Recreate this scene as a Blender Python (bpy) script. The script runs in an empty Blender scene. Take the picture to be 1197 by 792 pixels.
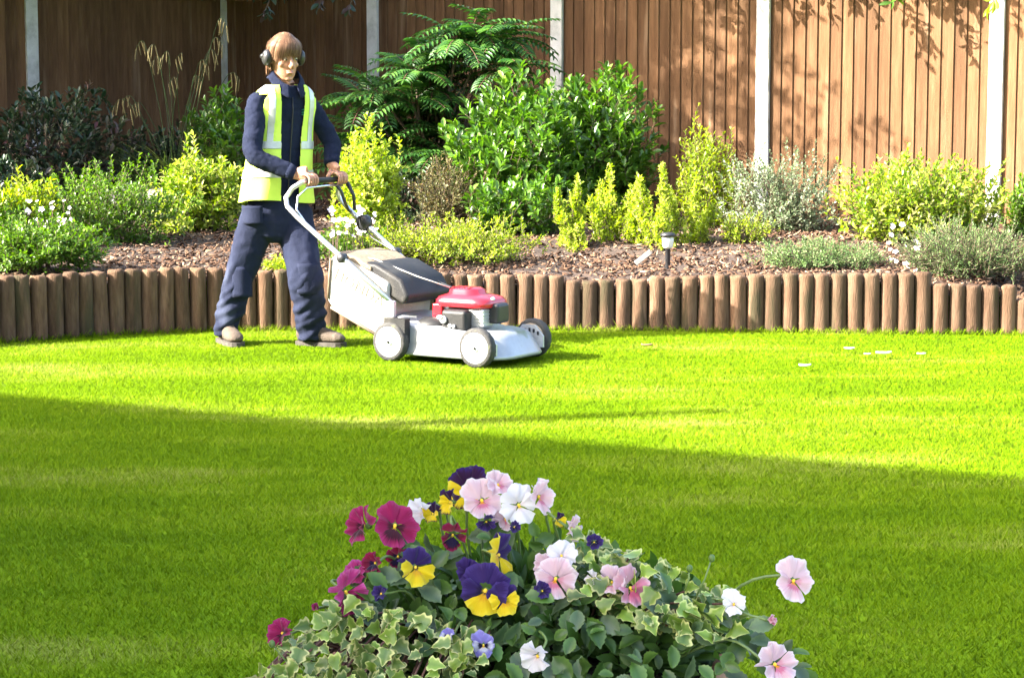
import bpy, math, random
import numpy as np
from mathutils import Vector, Matrix, noise, Quaternion

# ------------------------------------------------------------------ camera, sky, sun, exposure
scene = bpy.context.scene
COL = scene.collection
FPX, CX, CY, CAMH = 2600.0, 598.5, 396.0, 1.45
PITCH = math.atan(299 / FPX)
cd = bpy.data.cameras.new('camera'); cam = bpy.data.objects.new('camera', cd); COL.objects.link(cam)
cd.sensor_width = 36; cd.lens = 36 * FPX / 1197; cd.clip_end = 2000; cd.clip_start = 0.05
cam.location = (0, 0, CAMH); cam.rotation_euler = (math.pi / 2 - PITCH, 0, 0)
scene.camera = cam

SUN_EL, SUN_AZ = math.radians(31), math.radians(15)     # light travels towards +X, a little away from the camera
S = Vector((-math.cos(SUN_AZ) * math.cos(SUN_EL), -math.sin(SUN_AZ) * math.cos(SUN_EL), math.sin(SUN_EL)))
world = bpy.data.worlds.new('World'); scene.world = world; world.use_nodes = True
wn = world.node_tree.nodes; wl = world.node_tree.links
sky = wn.new('ShaderNodeTexSky'); sky.sky_type = 'NISHITA'; sky.sun_disc = False
sky.sun_elevation = SUN_EL; sky.sun_rotation = math.radians(255); sky.dust_density = 5.0; sky.ozone_density = .4; sky.air_density = .8
bg = wn['Background']; bg.inputs[1].default_value = 0.15
wl.new(sky.outputs[0], bg.inputs[0])
sd = bpy.data.lights.new('sun', 'SUN'); sd.energy = 4.6; sd.angle = math.radians(0.4); sd.color = (1, 0.94, 0.84)
sun = bpy.data.objects.new('sun', sd); COL.objects.link(sun)
sun.rotation_euler = S.to_track_quat('Z', 'Y').to_euler(); sun.location = (-20, -5, 15)
vs = scene.view_settings
vs.view_transform = 'Standard'; vs.look = 'None'; vs.exposure = 3.0; vs.gamma = 1; vs.use_curve_mapping = False

RNG = np.random.default_rng(7)
random.seed(7)
pi = math.pi

# ------------------------------------------------------------------ pixel -> direction helpers
def ray(px, py):
    c, s = math.cos(PITCH), math.sin(PITCH)
    a, b = px - CX, CY - py
    return Vector((a, FPX * c + b * s, -FPX * s + b * c))
def at_y(px, py, Y):
    d = ray(px, py); return Vector((0, 0, CAMH)) + d * (Y / d.y)
def at_z(px, py, z=0.0):
    d = ray(px, py); return Vector((0, 0, CAMH)) + d * ((z - CAMH) / d.z)
def px_x(px, Y):
    return (px - CX) / FPX * Y * 0.9935 + 0 * Y

# ------------------------------------------------------------------ objects, parts, properties
def world_m(o):
    m = o.matrix_basis.copy()
    return world_m(o.parent) @ o.matrix_parent_inverse @ m if o.parent else m
def par(o, p):
    o.parent = p; o.matrix_parent_inverse = world_m(p).inverted(); return o
def tag(o, label=None, cat=None, group=None, kind=None):
    for k, v in (('label', label), ('category', cat), ('group', group), ('kind', kind)):
        if v: o[k] = v
    return o
def thing(name, label, cat, loc=(0, 0, 0), group=None, kind=None):
    o = bpy.data.objects.new(name, None); COL.objects.link(o); o.location = loc; o.empty_display_size = .1
    return tag(o, label, cat, group, kind)
def link(name, me, parent=None, mat=None):
    o = bpy.data.objects.new(name, me); COL.objects.link(o)
    if mat and not me.materials: me.materials.append(mat)
    if parent: par(o, parent)
    return o

# ------------------------------------------------------------------ mesh builder
class MB:
    def __init__(s): s.v = []; s.f = []
    def add(s, vs_, fs):
        o = len(s.v); s.v += [tuple(p) for p in vs_]; s.f += [tuple(i + o for i in f) for f in fs]; return s
    def box(s, c, size, R=None, taper=1.0):
        x, y, z = (k / 2 for k in size); pts = []
        for sz in (-1, 1):
            t = taper if sz > 0 else 1
            for sx, sy in ((-1, -1), (1, -1), (1, 1), (-1, 1)):
                p = Vector((sx * x * t, sy * y * t, sz * z))
                if R is not None: p = R @ p
                pts.append(p + Vector(c))
        return s.add(pts, [(3, 2, 1, 0), (4, 5, 6, 7), (0, 1, 5, 4), (1, 2, 6, 5), (2, 3, 7, 6), (3, 0, 4, 7)])
    def rings(s, rings, cap=True, closed=True):
        n = len(rings[0]); pts = [p for r in rings for p in r]; fs = []
        for i in range(len(rings) - 1):
            for j in range(n if closed else n - 1):
                k = (j + 1) % n
                fs.append((i * n + j, i * n + k, (i + 1) * n + k, (i + 1) * n + j))
        if cap and closed:
            fs.append(tuple(range(n - 1, -1, -1))); fs.append(tuple((len(rings) - 1) * n + j for j in range(n)))
        return s.add(pts, fs)
    def tube(s, path, rad, n=8, flat=None, ref=(0, 0, 1), cap=True):
        P = [Vector(p) for p in path]; m = len(P)
        if not hasattr(rad, '__len__'): rad = [rad] * m
        rings = []; up = Vector(ref)
        for i in range(m):
            t = (P[min(i + 1, m - 1)] - P[max(i - 1, 0)])
            t = t.normalized() if t.length > 1e-9 else Vector((0, 0, 1))
            a = up - t * up.dot(t)
            if a.length < 1e-3: a = t.orthogonal()
            a.normalize(); b = t.cross(a); up = a
            r = rad[i]; ra, rb = (r if hasattr(r, '__len__') else (r, r))
            rings.append([P[i] + a * (math.sin(2 * pi * j / n) * ra) + b * (math.cos(2 * pi * j / n) * rb) for j in range(n)])
        return s.rings(rings, cap)
    def lathe(s, prof, n=24, M=None, cap=True):
        rings = []
        for r, z in prof:
            ring = [Vector((r * math.cos(2 * pi * j / n), r * math.sin(2 * pi * j / n), z)) for j in range(n)]
            rings.append([M @ p for p in ring] if M else ring)
        return s.rings(rings, cap)
    def ball(s, c, r, n=16, m=10, M=None):
        r = r if hasattr(r, '__len__') else (r, r, r); rings = []
        for i in range(m + 1):
            a = -pi / 2 + pi * (i + .02) / (m + .04); ring = []
            for j in range(n):
                p = Vector((r[0] * math.cos(a) * math.cos(2 * pi * j / n), r[1] * math.cos(a) * math.sin(2 * pi * j / n), r[2] * math.sin(a)))
                if M: p = M @ p
                ring.append(p + Vector(c))
            rings.append(ring)
        return s.rings(rings)
    def mesh(s, name, smooth=False):
        me = bpy.data.meshes.new(name); me.from_pydata(s.v, [], s.f); me.update()
        if smooth: me.polygons.foreach_set('use_smooth', [True] * len(me.polygons))
        return me
    def build(s, name, mat, parent=None, smooth=False):
        return link(name, s.mesh(name, smooth), parent, mat)

def bevel(o, w=.004, seg=2, angle=35):
    m = o.modifiers.new('bevel', 'BEVEL'); m.width = w; m.segments = seg; m.limit_method = 'ANGLE'; m.angle_limit = math.radians(angle)
    m.harden_normals = False
    o.data.polygons.foreach_set('use_smooth', [True] * len(o.data.polygons))
    e = o.modifiers.new('wn', 'WEIGHTED_NORMAL'); e.keep_sharp = False
    return o
def crom(P, k=6):
    P = [np.array(p, float) for p in P]; out = []
    for i in range(len(P) - 1):
        p0, p1, p2, p3 = P[max(i - 1, 0)], P[i], P[i + 1], P[min(i + 2, len(P) - 1)]
        for j in range(k):
            t = j / k
            out.append(.5 * ((2 * p1) + (-p0 + p2) * t + (2 * p0 - 5 * p1 + 4 * p2 - p3) * t * t + (-p0 + 3 * p1 - 3 * p2 + p3) * t ** 3))
    out.append(P[-1]); return out
def limb(mb, pts, rad, k=6, n=18, ref=(0, 1, 0)):
    P = crom([tuple(p) for p in pts], k); R = crom([(r if hasattr(r, '__len__') else (r, r)) for r in rad], k)
    mb.tube([Vector(p) for p in P], [tuple(r) for r in R], n, ref=ref)
def np_mesh(name, V, F, attr=None, mat=None, smooth=True):
    """V (n,3), F (m,k) with constant k"""
    me = bpy.data.meshes.new(name); n, k = len(F), F.shape[1]
    me.vertices.add(len(V)); me.vertices.foreach_set('co', V.astype(np.float32).ravel())
    me.loops.add(n * k); me.loops.foreach_set('vertex_index', F.astype(np.int32).ravel())
    me.polygons.add(n); me.polygons.foreach_set('loop_start', np.arange(0, n * k, k, dtype=np.int32))
    if smooth: me.polygons.foreach_set('use_smooth', np.ones(n, bool))
    me.update(calc_edges=True)
    for key, val in (attr or {}).items():
        a = me.attributes.new(key, 'FLOAT', 'POINT'); a.data.foreach_set('value', val.astype(np.float32))
    if mat: me.materials.append(mat)
    return me

# ------------------------------------------------------------------ materials
def newmat(name):
    m = bpy.data.materials.new(name); m.use_nodes = True
    nt = m.node_tree; return m, nt, nt.nodes['Principled BSDF'], nt.links
def c4(c): return (*c[:3], 1)
def ramp(nt, cols, interp='LINEAR'):
    r = nt.nodes.new('ShaderNodeValToRGB'); r.color_ramp.interpolation = interp
    while len(r.color_ramp.elements) < len(cols): r.color_ramp.elements.new(.5)
    for e, (p, c) in zip(r.color_ramp.elements, cols): e.position = p; e.color = c4(c)
    return r
def surf(name, cols, scale=8, rough=.7, bump=0, bscale=None, metal=0, stretch=(1, 1, 1), obj_random=0, detail=6, spec=.5, coat=0, world=False, wear=None):
    """noise-coloured surface; cols: list of colours; obj_random: brightness spread per object"""
    m, nt, b, L = newmat(name)
    tc = nt.nodes.new('ShaderNodeTexCoord'); mp = nt.nodes.new('ShaderNodeMapping'); mp.inputs['Scale'].default_value = stretch
    if world:
        g = nt.nodes.new('ShaderNodeNewGeometry'); L.new(g.outputs['Position'], mp.inputs[0])
    else: L.new(tc.outputs['Object'], mp.inputs[0])
    nz = nt.nodes.new('ShaderNodeTexNoise'); nz.inputs['Scale'].default_value = scale; nz.inputs['Detail'].default_value = detail
    nz.inputs['Roughness'].default_value = .65
    L.new(mp.outputs[0], nz.inputs[0])
    oi = nt.nodes.new('ShaderNodeObjectInfo')
    if obj_random:
        ad = nt.nodes.new('ShaderNodeVectorMath'); ad.operation = 'ADD'; L.new(mp.outputs[0], ad.inputs[0])
        mu = nt.nodes.new('ShaderNodeMath'); mu.operation = 'MULTIPLY'; mu.inputs[1].default_value = 37; L.new(oi.outputs['Random'], mu.inputs[0])
        L.new(mu.outputs[0], ad.inputs[1]); L.new(ad.outputs[0], nz.inputs[0])
    n = len(cols)
    r = ramp(nt, [(.3 + .4 * i / max(n - 1, 1), c) for i, c in enumerate(cols)]); L.new(nz.outputs[0], r.inputs[0])
    out = r.outputs[0]
    if obj_random:
        hs = nt.nodes.new('ShaderNodeHueSaturation'); mr = nt.nodes.new('ShaderNodeMapRange')
        mr.inputs[3].default_value = 1 - obj_random; mr.inputs[4].default_value = 1 + obj_random
        L.new(oi.outputs['Random'], mr.inputs[0]); L.new(mr.outputs[0], hs.inputs['Value']); L.new(out, hs.inputs['Color']); out = hs.outputs[0]
    if wear:                                   # (colour, scale, threshold): stains with a shape of their own
        wz = nt.nodes.new('ShaderNodeTexNoise'); wz.inputs['Scale'].default_value = wear[1]; wz.inputs['Detail'].default_value = 8
        L.new(nz.inputs[0].links[0].from_socket, wz.inputs[0])
        wr = ramp(nt, [(wear[2], (0, 0, 0)), (wear[2] + .12, (1, 1, 1))]); L.new(wz.outputs[0], wr.inputs[0])
        mx = nt.nodes.new('ShaderNodeMixRGB'); mx.inputs[2].default_value = c4(wear[0])
        L.new(wr.outputs[0], mx.inputs[0]); L.new(out, mx.inputs[1]); out = mx.outputs[0]
    L.new(out, b.inputs['Base Color'])
    b.inputs['Roughness'].default_value = rough; b.inputs['Metallic'].default_value = metal
    b.inputs['Specular IOR Level'].default_value = spec; b.inputs['Coat Weight'].default_value = coat
    if bump:
        n2 = nt.nodes.new('ShaderNodeTexNoise'); n2.inputs['Scale'].default_value = bscale or scale * 3; n2.inputs['Detail'].default_value = 5
        L.new(nz.inputs[0].links[0].from_socket, n2.inputs[0])
        bp = nt.nodes.new('ShaderNodeBump'); bp.inputs['Strength'].default_value = bump; bp.inputs['Distance'].default_value = .01
        L.new(n2.outputs[0], bp.inputs['Height']); L.new(bp.outputs[0], b.inputs['Normal'])
    return m
def leafmat(name, cols, rough=.45, transl=.3, tcol=None, spec=.4, patch=0):
    """cols spread over each leaf's own random number 'rnd'"""
    m, nt, b, L = newmat(name)
    at = nt.nodes.new('ShaderNodeAttribute'); at.attribute_name = 'rnd'
    r = ramp(nt, [(i / max(len(cols) - 1, 1), c) for i, c in enumerate(cols)]); L.new(at.outputs['Fac'], r.inputs[0])
    out = r.outputs[0]
    L.new(out, b.inputs['Base Color']); b.inputs['Roughness'].default_value = rough; b.inputs['Specular IOR Level'].default_value = spec
    tr = nt.nodes.new('ShaderNodeBsdfTranslucent'); hs = nt.nodes.new('ShaderNodeHueSaturation')
    hs.inputs['Saturation'].default_value = 1.1; hs.inputs['Value'].default_value = 1.3; L.new(out, hs.inputs['Color']); L.new(hs.outputs[0], tr.inputs[0])
    mx = nt.nodes.new('ShaderNodeMixShader'); mx.inputs[0].default_value = transl
    o = nt.nodes['Material Output']; L.new(b.outputs[0], mx.inputs[1]); L.new(tr.outputs[0], mx.inputs[2]); L.new(mx.outputs[0], o.inputs[0])
    return m

M = {}
# ------------------------------------------------------------------ the lawn
def lawn_cols():
    return [(.093, .178, .0005), (.134, .240, .0008), (.182, .285, .003), (.33, .35, .08)]
def grass_mat(name, blades):
    m, nt, b, L = newmat(name)
    g = nt.nodes.new('ShaderNodeNewGeometry')
    mp = nt.nodes.new('ShaderNodeMapping'); mp.inputs['Scale'].default_value = (.5, 1.5, 0); L.new(g.outputs['Position'], mp.inputs[0])
    nz = nt.nodes.new('ShaderNodeTexNoise'); nz.inputs['Scale'].default_value = 1.1; nz.inputs['Detail'].default_value = 7; nz.inputs['Roughness'].default_value = .62
    L.new(mp.outputs[0], nz.inputs[0])
    src = nz.outputs[0]
    if blades:
        at = nt.nodes.new('ShaderNodeAttribute'); at.attribute_name = 'rnd'
        ma = nt.nodes.new('ShaderNodeMath'); ma.operation = 'MULTIPLY_ADD'; ma.inputs[1].default_value = .20; L.new(at.outputs['Fac'], ma.inputs[0])
        sb = nt.nodes.new('ShaderNodeMath'); sb.operation = 'SUBTRACT'; sb.inputs[1].default_value = .10; L.new(src, sb.inputs[0])
        L.new(sb.outputs[0], ma.inputs[2]); src = ma.outputs[0]
    r = ramp(nt, list(zip((.22, .44, .58, .80), lawn_cols()))); L.new(src, r.inputs[0])
    L.new(r.outputs[0], b.inputs['Base Color']); b.inputs['Roughness'].default_value = .7 if blades else .9; b.inputs['Specular IOR Level'].default_value = .08
    if blades:
        # cut blade tips together face upwards: lean each blade's shading normal towards the sky
        vm = nt.nodes.new('ShaderNodeVectorMath'); vm.operation = 'MULTIPLY_ADD'; vm.inputs[1].default_value = (.45, .45, .45); vm.inputs[2].default_value = (0, 0, 1.0); L.new(g.outputs['Normal'], vm.inputs[0])
        vn = nt.nodes.new('ShaderNodeVectorMath'); vn.operation = 'NORMALIZE'; L.new(vm.outputs[0], vn.inputs[0]); L.new(vn.outputs[0], b.inputs['Normal'])
        tr = nt.nodes.new('ShaderNodeBsdfTranslucent'); L.new(r.outputs[0], tr.inputs[0])
        mx = nt.nodes.new('ShaderNodeMixShader'); mx.inputs[0].default_value = .35
        o = nt.nodes['Material Output']; L.new(b.outputs[0], mx.inputs[1]); L.new(tr.outputs[0], mx.inputs[2]); L.new(mx.outputs[0], o.inputs[0])
    return m
M['lawn'] = grass_mat('lawn_turf', False); M['blades'] = grass_mat('grass_blades', True)

# log edging line on the lawn, from the row of log feet in the photograph
EDGE_PX = [(-150, 410), (-80, 405), (0, 400), (60, 396), (130, 391), (200, 388), (260, 386), (330, 385), (450, 384.5), (600, 384.5), (700, 385),
           (800, 386), (900, 387.5), (1000, 388.5), (1090, 389.5), (1197, 390.5), (1300, 391.5)]
EDGE = [at_z(x, y) for x, y in EDGE_PX]
EX = np.array([p.x for p in EDGE]); EY = np.array([p.y for p in EDGE])
def edge_y(x): return float(np.interp(x, EX, EY))
# fence line
PHI = math.radians(34)
FP0 = Vector((-1.21, 19.8)); FDIR = Vector((math.cos(PHI), -math.sin(PHI)))
CORNER = FP0 - FDIR * 1.76
LDIR = Vector((-.80, -.60))
def fence_y(x):
    if x >= CORNER.x: return CORNER.y + (x - CORNER.x) / FDIR.x * FDIR.y
    return CORNER.y + (x - CORNER.x) / LDIR.x * LDIR.y
def log_h(px):
    return float(np.interp(px, [-150, 0, 240, 300, 480, 645, 650, 655, 700, 870, 1000, 1090, 1096, 1184, 1188, 1300],
                           [.37, .37, .37, .35, .325, .322, .322, .292, .292, .335, .345, .36, .285, .285, .20, .20]))
def bed_z(x, y):
    y0, y1 = edge_y(x), fence_y(x); t = min(max((y - y0) / max(y1 - y0, .1), 0), 1)
    px = CX + x / max(y0, 1) * FPX / .9935
    a = min(log_h(px), .36) - .065
    h = a + (.40 - a) * min(1, t * 2.2)
    return h + .035 * noise.noise(Vector((x * 1.7, y * 1.7, 3))) * min(1, t * 8)

# ground sheet to the horizon
mb = MB(); mb.add([(-600, -600, -.012), (600, -600, -.012), (600, 600, -.012), (-600, 600, -.012)], [(0, 1, 2, 3)])
tag(mb.build('lawn', M['lawn']), kind='structure')
# mown blades
def grass():
    n = 1000000
    y = 4.1 + (14.4 - 4.1) * RNG.random(n * 2) ** .66
    x = (RNG.random(n * 2) * 2 - 1) * (.24 * y + .9)
    ok = y < np.interp(x, EX, EY) + .02
    x, y = x[ok][:n], y[ok][:n]; n = len(x)
    de = np.interp(x, EX, EY) - y                       # longer tufts against the logs, where the mower cannot reach
    h = (.010 + .012 * RNG.random(n)) * np.where(de < .06, 1.6 + 1.4 * RNG.random(n), 1) * np.where(RNG.random(n) > .985, 1.6, 1)
    w = .0014 + .0012 * RNG.random(n) + .00012 * y
    ang = RNG.random(n) * 2 * pi; lean = .4 + 1.0 * RNG.random(n); la = RNG.random(n) * 2 * pi
    b = np.stack([x, y, np.full(n, -.011)], 1); off = np.stack([np.cos(ang) * w, np.sin(ang) * w, 0 * x], 1)
    t = b + np.stack([np.cos(la) * lean * h, np.sin(la) * lean * h, h * (1.15 - .2 * lean)], 1)
    V = np.stack([b - off, b + off, t], 1).reshape(-1, 3)
    F = np.arange(n)[:, None] * 3 + np.array([[0, 1, 2]])
    me = np_mesh('mown_grass', V, F, {'rnd': RNG.random(n).repeat(3)}, M['blades'])
    tag(link('mown_grass', me), 'short bright green mown grass covering the lawn', 'grass', kind='stuff')
grass()

# ------------------------------------------------------------------ soil bed and bark mulch
M['soil'] = surf('bed_soil', [(.018, .011, .007), (.04, .024, .016), (.075, .046, .03)], 14, .95, .8, 60)
def bed():
    V = []; F = []; nx, ny = 150, 70
    xs = np.linspace(-6.0, 5.2, nx)
    for x in xs:
        y0, y1 = edge_y(x) + .03, fence_y(x) + .12
        for j in range(ny):
            y = y0 + (y1 - y0) * (j / (ny - 1)) ** 1.3
            V.append((x, y, bed_z(x, y) + .012 * noise.noise(Vector((x * 9, y * 9, 0)))))
    for i in range(nx - 1):
        for j in range(ny - 1):
            a = i * ny + j; F.append((a, a + ny, a + ny + 1, a + 1))
    me = np_mesh('flower_bed', np.array(V), np.array(F), None, M['soil'])
    tag(link('flower_bed', me), kind='structure')
bed()
M['bark'] = leafmat('bark_chips', [(.022, .011, .007), (.05, .026, .015), (.08, .043, .025), (.12, .07, .042), (.26, .18, .12)], .9, .0, spec=.2)
def bark():
    n = 26000; P = []; 
    while len(P) < n:
        x = random.uniform(-5.2, 4.6); y0 = edge_y(x) + .06
        y = y0 + random.random() ** 1.5 * (fence_y(x) - y0)
        if abs(x) > .24 * y + .9: continue
        P.append((x, y, bed_z(x, y) + random.uniform(0, .022)))
    P = np.array(P); L = .014 + .06 * RNG.random(n) ** 2; W = L * (.12 + .25 * RNG.random(n)); H = .004 + .006 * RNG.random(n)
    a = RNG.random(n) * 2 * pi; tl = RNG.normal(0, .35, n); t2 = RNG.normal(0, .35, n)
    A = np.stack([np.cos(a) * np.cos(tl), np.sin(a) * np.cos(tl), np.sin(tl)], 1)
    B = np.stack([-np.sin(a) * np.cos(t2), np.cos(a) * np.cos(t2), np.sin(t2)], 1); N = np.cross(A, B)
    V = []
    for sz in (-1, 1):
        for sx, sy in ((-1, -.7), (1, -1), (.8, 1), (-1, .8)):
            V.append(P + A * (sx * L)[:, None] * .5 + B * (sy * W)[:, None] * .5 + N * (sz * H)[:, None] * .5)
    V = np.stack(V, 1).reshape(-1, 3); i = np.arange(n)[:, None] * 8
    F = np.concatenate([i + np.array([q]) for q in ((4, 5, 6, 7), (0, 1, 5, 4), (1, 2, 6, 5), (2, 3, 7, 6), (3, 0, 4, 7))])
    me = np_mesh('bark_mulch', V, F, {'rnd': RNG.random(n).repeat(8)}, M['bark'], smooth=False)
    tag(link('bark_mulch', me), 'brown bark chip mulch over the raised flower bed', 'mulch', kind='stuff')
bark()

# ------------------------------------------------------------------ fences
M['board'] = surf('fence_board_timber', [(.072, .035, .015), (.104, .053, .024), (.138, .076, .037)], 5, .85, .5, 40, stretch=(6, 6, .5), obj_random=.24, spec=.2, wear=((.19, .125, .075), 1.3, .61))
M['concrete'] = surf('concrete_post', [(.34, .33, .31), (.46, .45, .43), (.54, .53, .51)], 9, .9, .4, 90, wear=((.22, .22, .18), 3, .53))
FENCE_TOP, FENCE_BOT = 2.22, .33
def board_mesh(w, h):
    mb = MB(); a, b = .006, .024          # feather-edge: thin on one side, thick on the lapping side
    prof = [(-w / 2, .006), (w / 2, 0), (w / 2, b), (-w / 2, .006 + a * .6)]
    rings = []
    for z in (0, h * .33, h * .66, h): rings.append([(x, -y, z) for x, y in prof])
    mb.rings(rings); me = mb.mesh('board'); me.materials.append(M['board']); return me
def post_mesh(h):
    mb = MB(); w = .055
    prof = [(-w, -.045), (w, -.045), (w, -.014), (w - .016, -.012), (w - .016, .012), (w, .014), (w, .045), (-w, .045), (-w, .014), (-w + .016, .012), (-w + .016, -.012), (-w, -.014)]
    mb.rings([[(x * s_, y * s_, z) for x, y in prof] for z, s_ in ((0, 1), (h - .012, 1), (h, .88))])
    me = mb.mesh('concrete_post'); me.materials.append(M['concrete']); return me
PM = post_mesh(FENCE_TOP + .05)
def fence(label, start, d, posts, last=None):
    """posts: distances along the run"""
    root = thing('garden_fence', label, 'fence', (start.x, start.y, .2))
    rz = math.atan2(d.y, d.x)
    for s_ in posts[:last]:
        o = bpy.data.objects.new('concrete_post', PM); COL.objects.link(o)
        o.location = (start.x + d.x * s_, start.y + d.y * s_, -.02); o.rotation_euler = (0, 0, rz); par(o, root)
    for a, b in zip(posts[:-1], posts[1:]):
        w = b - a - .085; n = max(1, round(w / .1016)); p = w / n; bm_ = board_mesh(p + .014, FENCE_TOP - FENCE_BOT - .07)
        nrm = Vector((-d.y, d.x))
        mid = (a + b) / 2; R = Matrix.Rotation(rz, 3, 'Z')
        panel = MB()
        for z in (.72, 1.3, 1.98): panel.box((start.x + d.x * mid + nrm.x * .028, start.y + d.y * mid + nrm.y * .028, z), (w, .035, .055), R)
        panel.box((start.x + d.x * mid + nrm.x * .004, start.y + d.y * mid + nrm.y * .004, FENCE_TOP - .012), (w, .05, .024), R)
        po = panel.build('fence_panel', M['board'], root)
        gb = MB(); gb.box((start.x + d.x * mid, start.y + d.y * mid, FENCE_BOT - .07), (w + .02, .022, .26), R); gb.build('gravel_board', M['concrete'], root)
        for k in range(n):
            s_ = a + .0425 + p * (k + .5)
            o = bpy.data.objects.new('board', bm_); COL.objects.link(o)
            o.location = (start.x + d.x * s_ + nrm.x * .006, start.y + d.y * s_ + nrm.y * .006, FENCE_BOT + .065 + random.uniform(-.004, .004))
            o.rotation_euler = (0, random.uniform(-.002, .002), rz); par(o, po)
    return root
fence('long brown close-boarded fence with concrete posts running behind the shrubs', CORNER, FDIR, [0, 1.76, 3.69, 5.62, 7.55, 9.48])
fence('short shaded brown board fence run behind the sedge at the upper left', CORNER + LDIR * 5.6, -LDIR, [0, 1.74, 3.67, 5.6], last=-1)

# ------------------------------------------------------------------ log edging
M['log'] = surf('treated_log', [(.056, .030, .016), (.104, .060, .035), (.160, .099, .062)], 7, .85, .6, 45, stretch=(3.5, 3.5, .6), obj_random=.3, spec=.2, wear=((.045, .036, .018), 2.6, .55))
def log_mesh(r, h, seed):
    rings = []; n = 16
    for z, k in ((-.03, 1.02), (.02, 1.03), (.10, 1), (h * .6, .99), (h - .018, .985), (h - .006, .93), (h, .80)):
        rings.append([(math.cos(2 * pi * j / n) * r * k * (1 + .045 * noise.noise(Vector((math.cos(2 * pi * j / n) * 1.5, math.sin(2 * pi * j / n) * 1.5, seed + z * 2)))),
                       math.sin(2 * pi * j / n) * r * k, z + (.004 * math.sin(seed * 3 + j) if k < .97 else 0)) for j in range(n)])
    me = MB().rings(rings).mesh('log', True); me.materials.append(M['log']); return me
def edging():
    specs = [(-150, 650, 'log edging of upright timber posts along the bed behind the mower'),
             (650, 1094, 'log edging of upright timber posts with stepped start in front of the solar lamp'),
             (1094, 1187, 'short lower log edging in front of the grey-green conifer'),
             (1187, 1300, 'lowest log edging step at the far right end of the bed')]
    roots = []
    seg = np.hypot(np.diff(EX), np.diff(EY)); cum = np.concatenate([[0], np.cumsum(seg)])
    s_ = 0; k = 0
    while s_ < cum[-1]:
        x, y = float(np.interp(s_, cum, EX)), float(np.interp(s_, cum, EY)); px = CX + x / y * FPX / .9935 * .9895
        i = next((i for i, q in enumerate(specs) if q[0] <= px < q[1]), None)
        r = random.uniform(.0465, .051)
        if i is not None:
            while len(roots) <= i: roots.append(None)
            if roots[i] is None: roots[i] = thing('log_edging', specs[i][2], 'log edging', (x, y, 0), 'log edging along the bed')
            o = link('log', log_mesh(r, log_h(px) + random.uniform(-.006, .008), k * 1.7)); o.location = (x, y + r * .3, 0)
            o.rotation_euler = (random.uniform(-.015, .015), random.uniform(-.025, .01) - .03 * max(0, 1 - (px + 100) / 350), random.random() * 6.28)
            par(o, roots[i])
        s_ += r * 2 + random.uniform(-.003, .002); k += 1
edging()

M['black'] = surf('black_plastic', [(.012, .012, .013), (.022, .022, .024)], 30, .42, .1, 200)
# ------------------------------------------------------------------ the house whose roof shades the near lawn (left of the camera, out of frame)
M['brick'] = surf('house_brick', [(.16, .07, .045), (.26, .12, .08), (.33, .17, .12)], 20, .9, .4, 60)
M['tile'] = surf('roof_tile', [(.10, .05, .035), (.16, .08, .06)], 12, .85, .5, 30)
M['upvc'] = surf('white_window_frame', [(.72, .72, .71), (.78, .78, .77)], 10, .4)
M['glass'] = surf('window_glass', [(.02, .025, .03), (.03, .035, .04)], 3, .05, spec=.8)
M['paving'] = surf('patio_paving', [(.22, .2, .17), (.32, .3, .26)], 6, .9, .4, 40)
def house():
    A, B = at_z(0, 460), at_z(1197, 557); e = (B - A).normalized(); n = Vector((-e.y, e.x, 0))
    if n.y < 0: n = -n
    H, EAVE, half = 9.0, 5.2, 4.0
    back = Vector((-math.cos(SUN_AZ), -math.sin(SUN_AZ), 0)) * (H / math.tan(SUN_EL)); O = A + back          # ridge above O
    f0 = O + n * half; s1 = (-2.9 - f0.x) / e.x; s0 = -9.0
    Q = lambda s_, t, z: O + e * s_ + n * t + Vector((0, 0, z))
    c = Q((s0 + s1) / 2, 0, 0); root = thing('brick_house', 'two-storey brick house whose roof shades the near lawn', 'house', c)
    w = MB(); w.add([Q(s0, -half, 0), Q(s1, -half, 0), Q(s1, half, 0), Q(s0, half, 0), Q(s0, -half, EAVE), Q(s1, -half, EAVE), Q(s1, half, EAVE), Q(s0, half, EAVE), Q(s0, 0, H - .12), Q(s1, 0, H - .12)],
          [(0, 1, 5, 4), (2, 3, 7, 6), (1, 2, 6, 9, 5), (3, 0, 4, 8, 7)]); w.build('wall', M['brick'], root)
    for sg in (-1, 1):
        k = (H - EAVE) / half; ov = .25; r = MB()
        a = [Q(s0 - .3, 0, H), Q(s1 + .3, 0, H), Q(s1 + .3, sg * (half + ov), EAVE - ov * k), Q(s0 - .3, sg * (half + ov), EAVE - ov * k)]
        r.add(a + [p - Vector((0, 0, .1)) for p in a], [(0, 1, 2, 3), (7, 6, 5, 4), (0, 4, 5, 1), (1, 5, 6, 2), (2, 6, 7, 3), (3, 7, 4, 0)]); ro = r.build('roof', M['tile'], root)
    g = at_z(470, 488); t = (g + back - O).dot(e)
    MB().tube([Q(t, 0, H - .3), Q(t, 0, H + .3), Q(t, 0, H + .95)], [.085, .075, .05], 10).build('flue_pipe', M['black'], root, True)
    R = Matrix((e, n, Vector((0, 0, 1)))).transposed()
    for s_, z in ((-7, 3.9), (-3.5, 3.9), (s1 - 2, 3.9), (-6, 1.4), (s1 - 2.5, 1.3)):
        fr = MB().box(Q(s_, half, z), (1.3, .1, 1.2), R).build('window', M['upvc'], root)
        for dx in (-.31, .31): MB().box(Q(s_ + dx, half + .05, z), (.54, .02, 1.06), R).build('pane', M['glass'], fr)
house()
mb = MB().box((-.2, .6, .012), (5.2, 6.2, .05)); tag(mb.build('patio', M['paving']), kind='structure')

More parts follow.
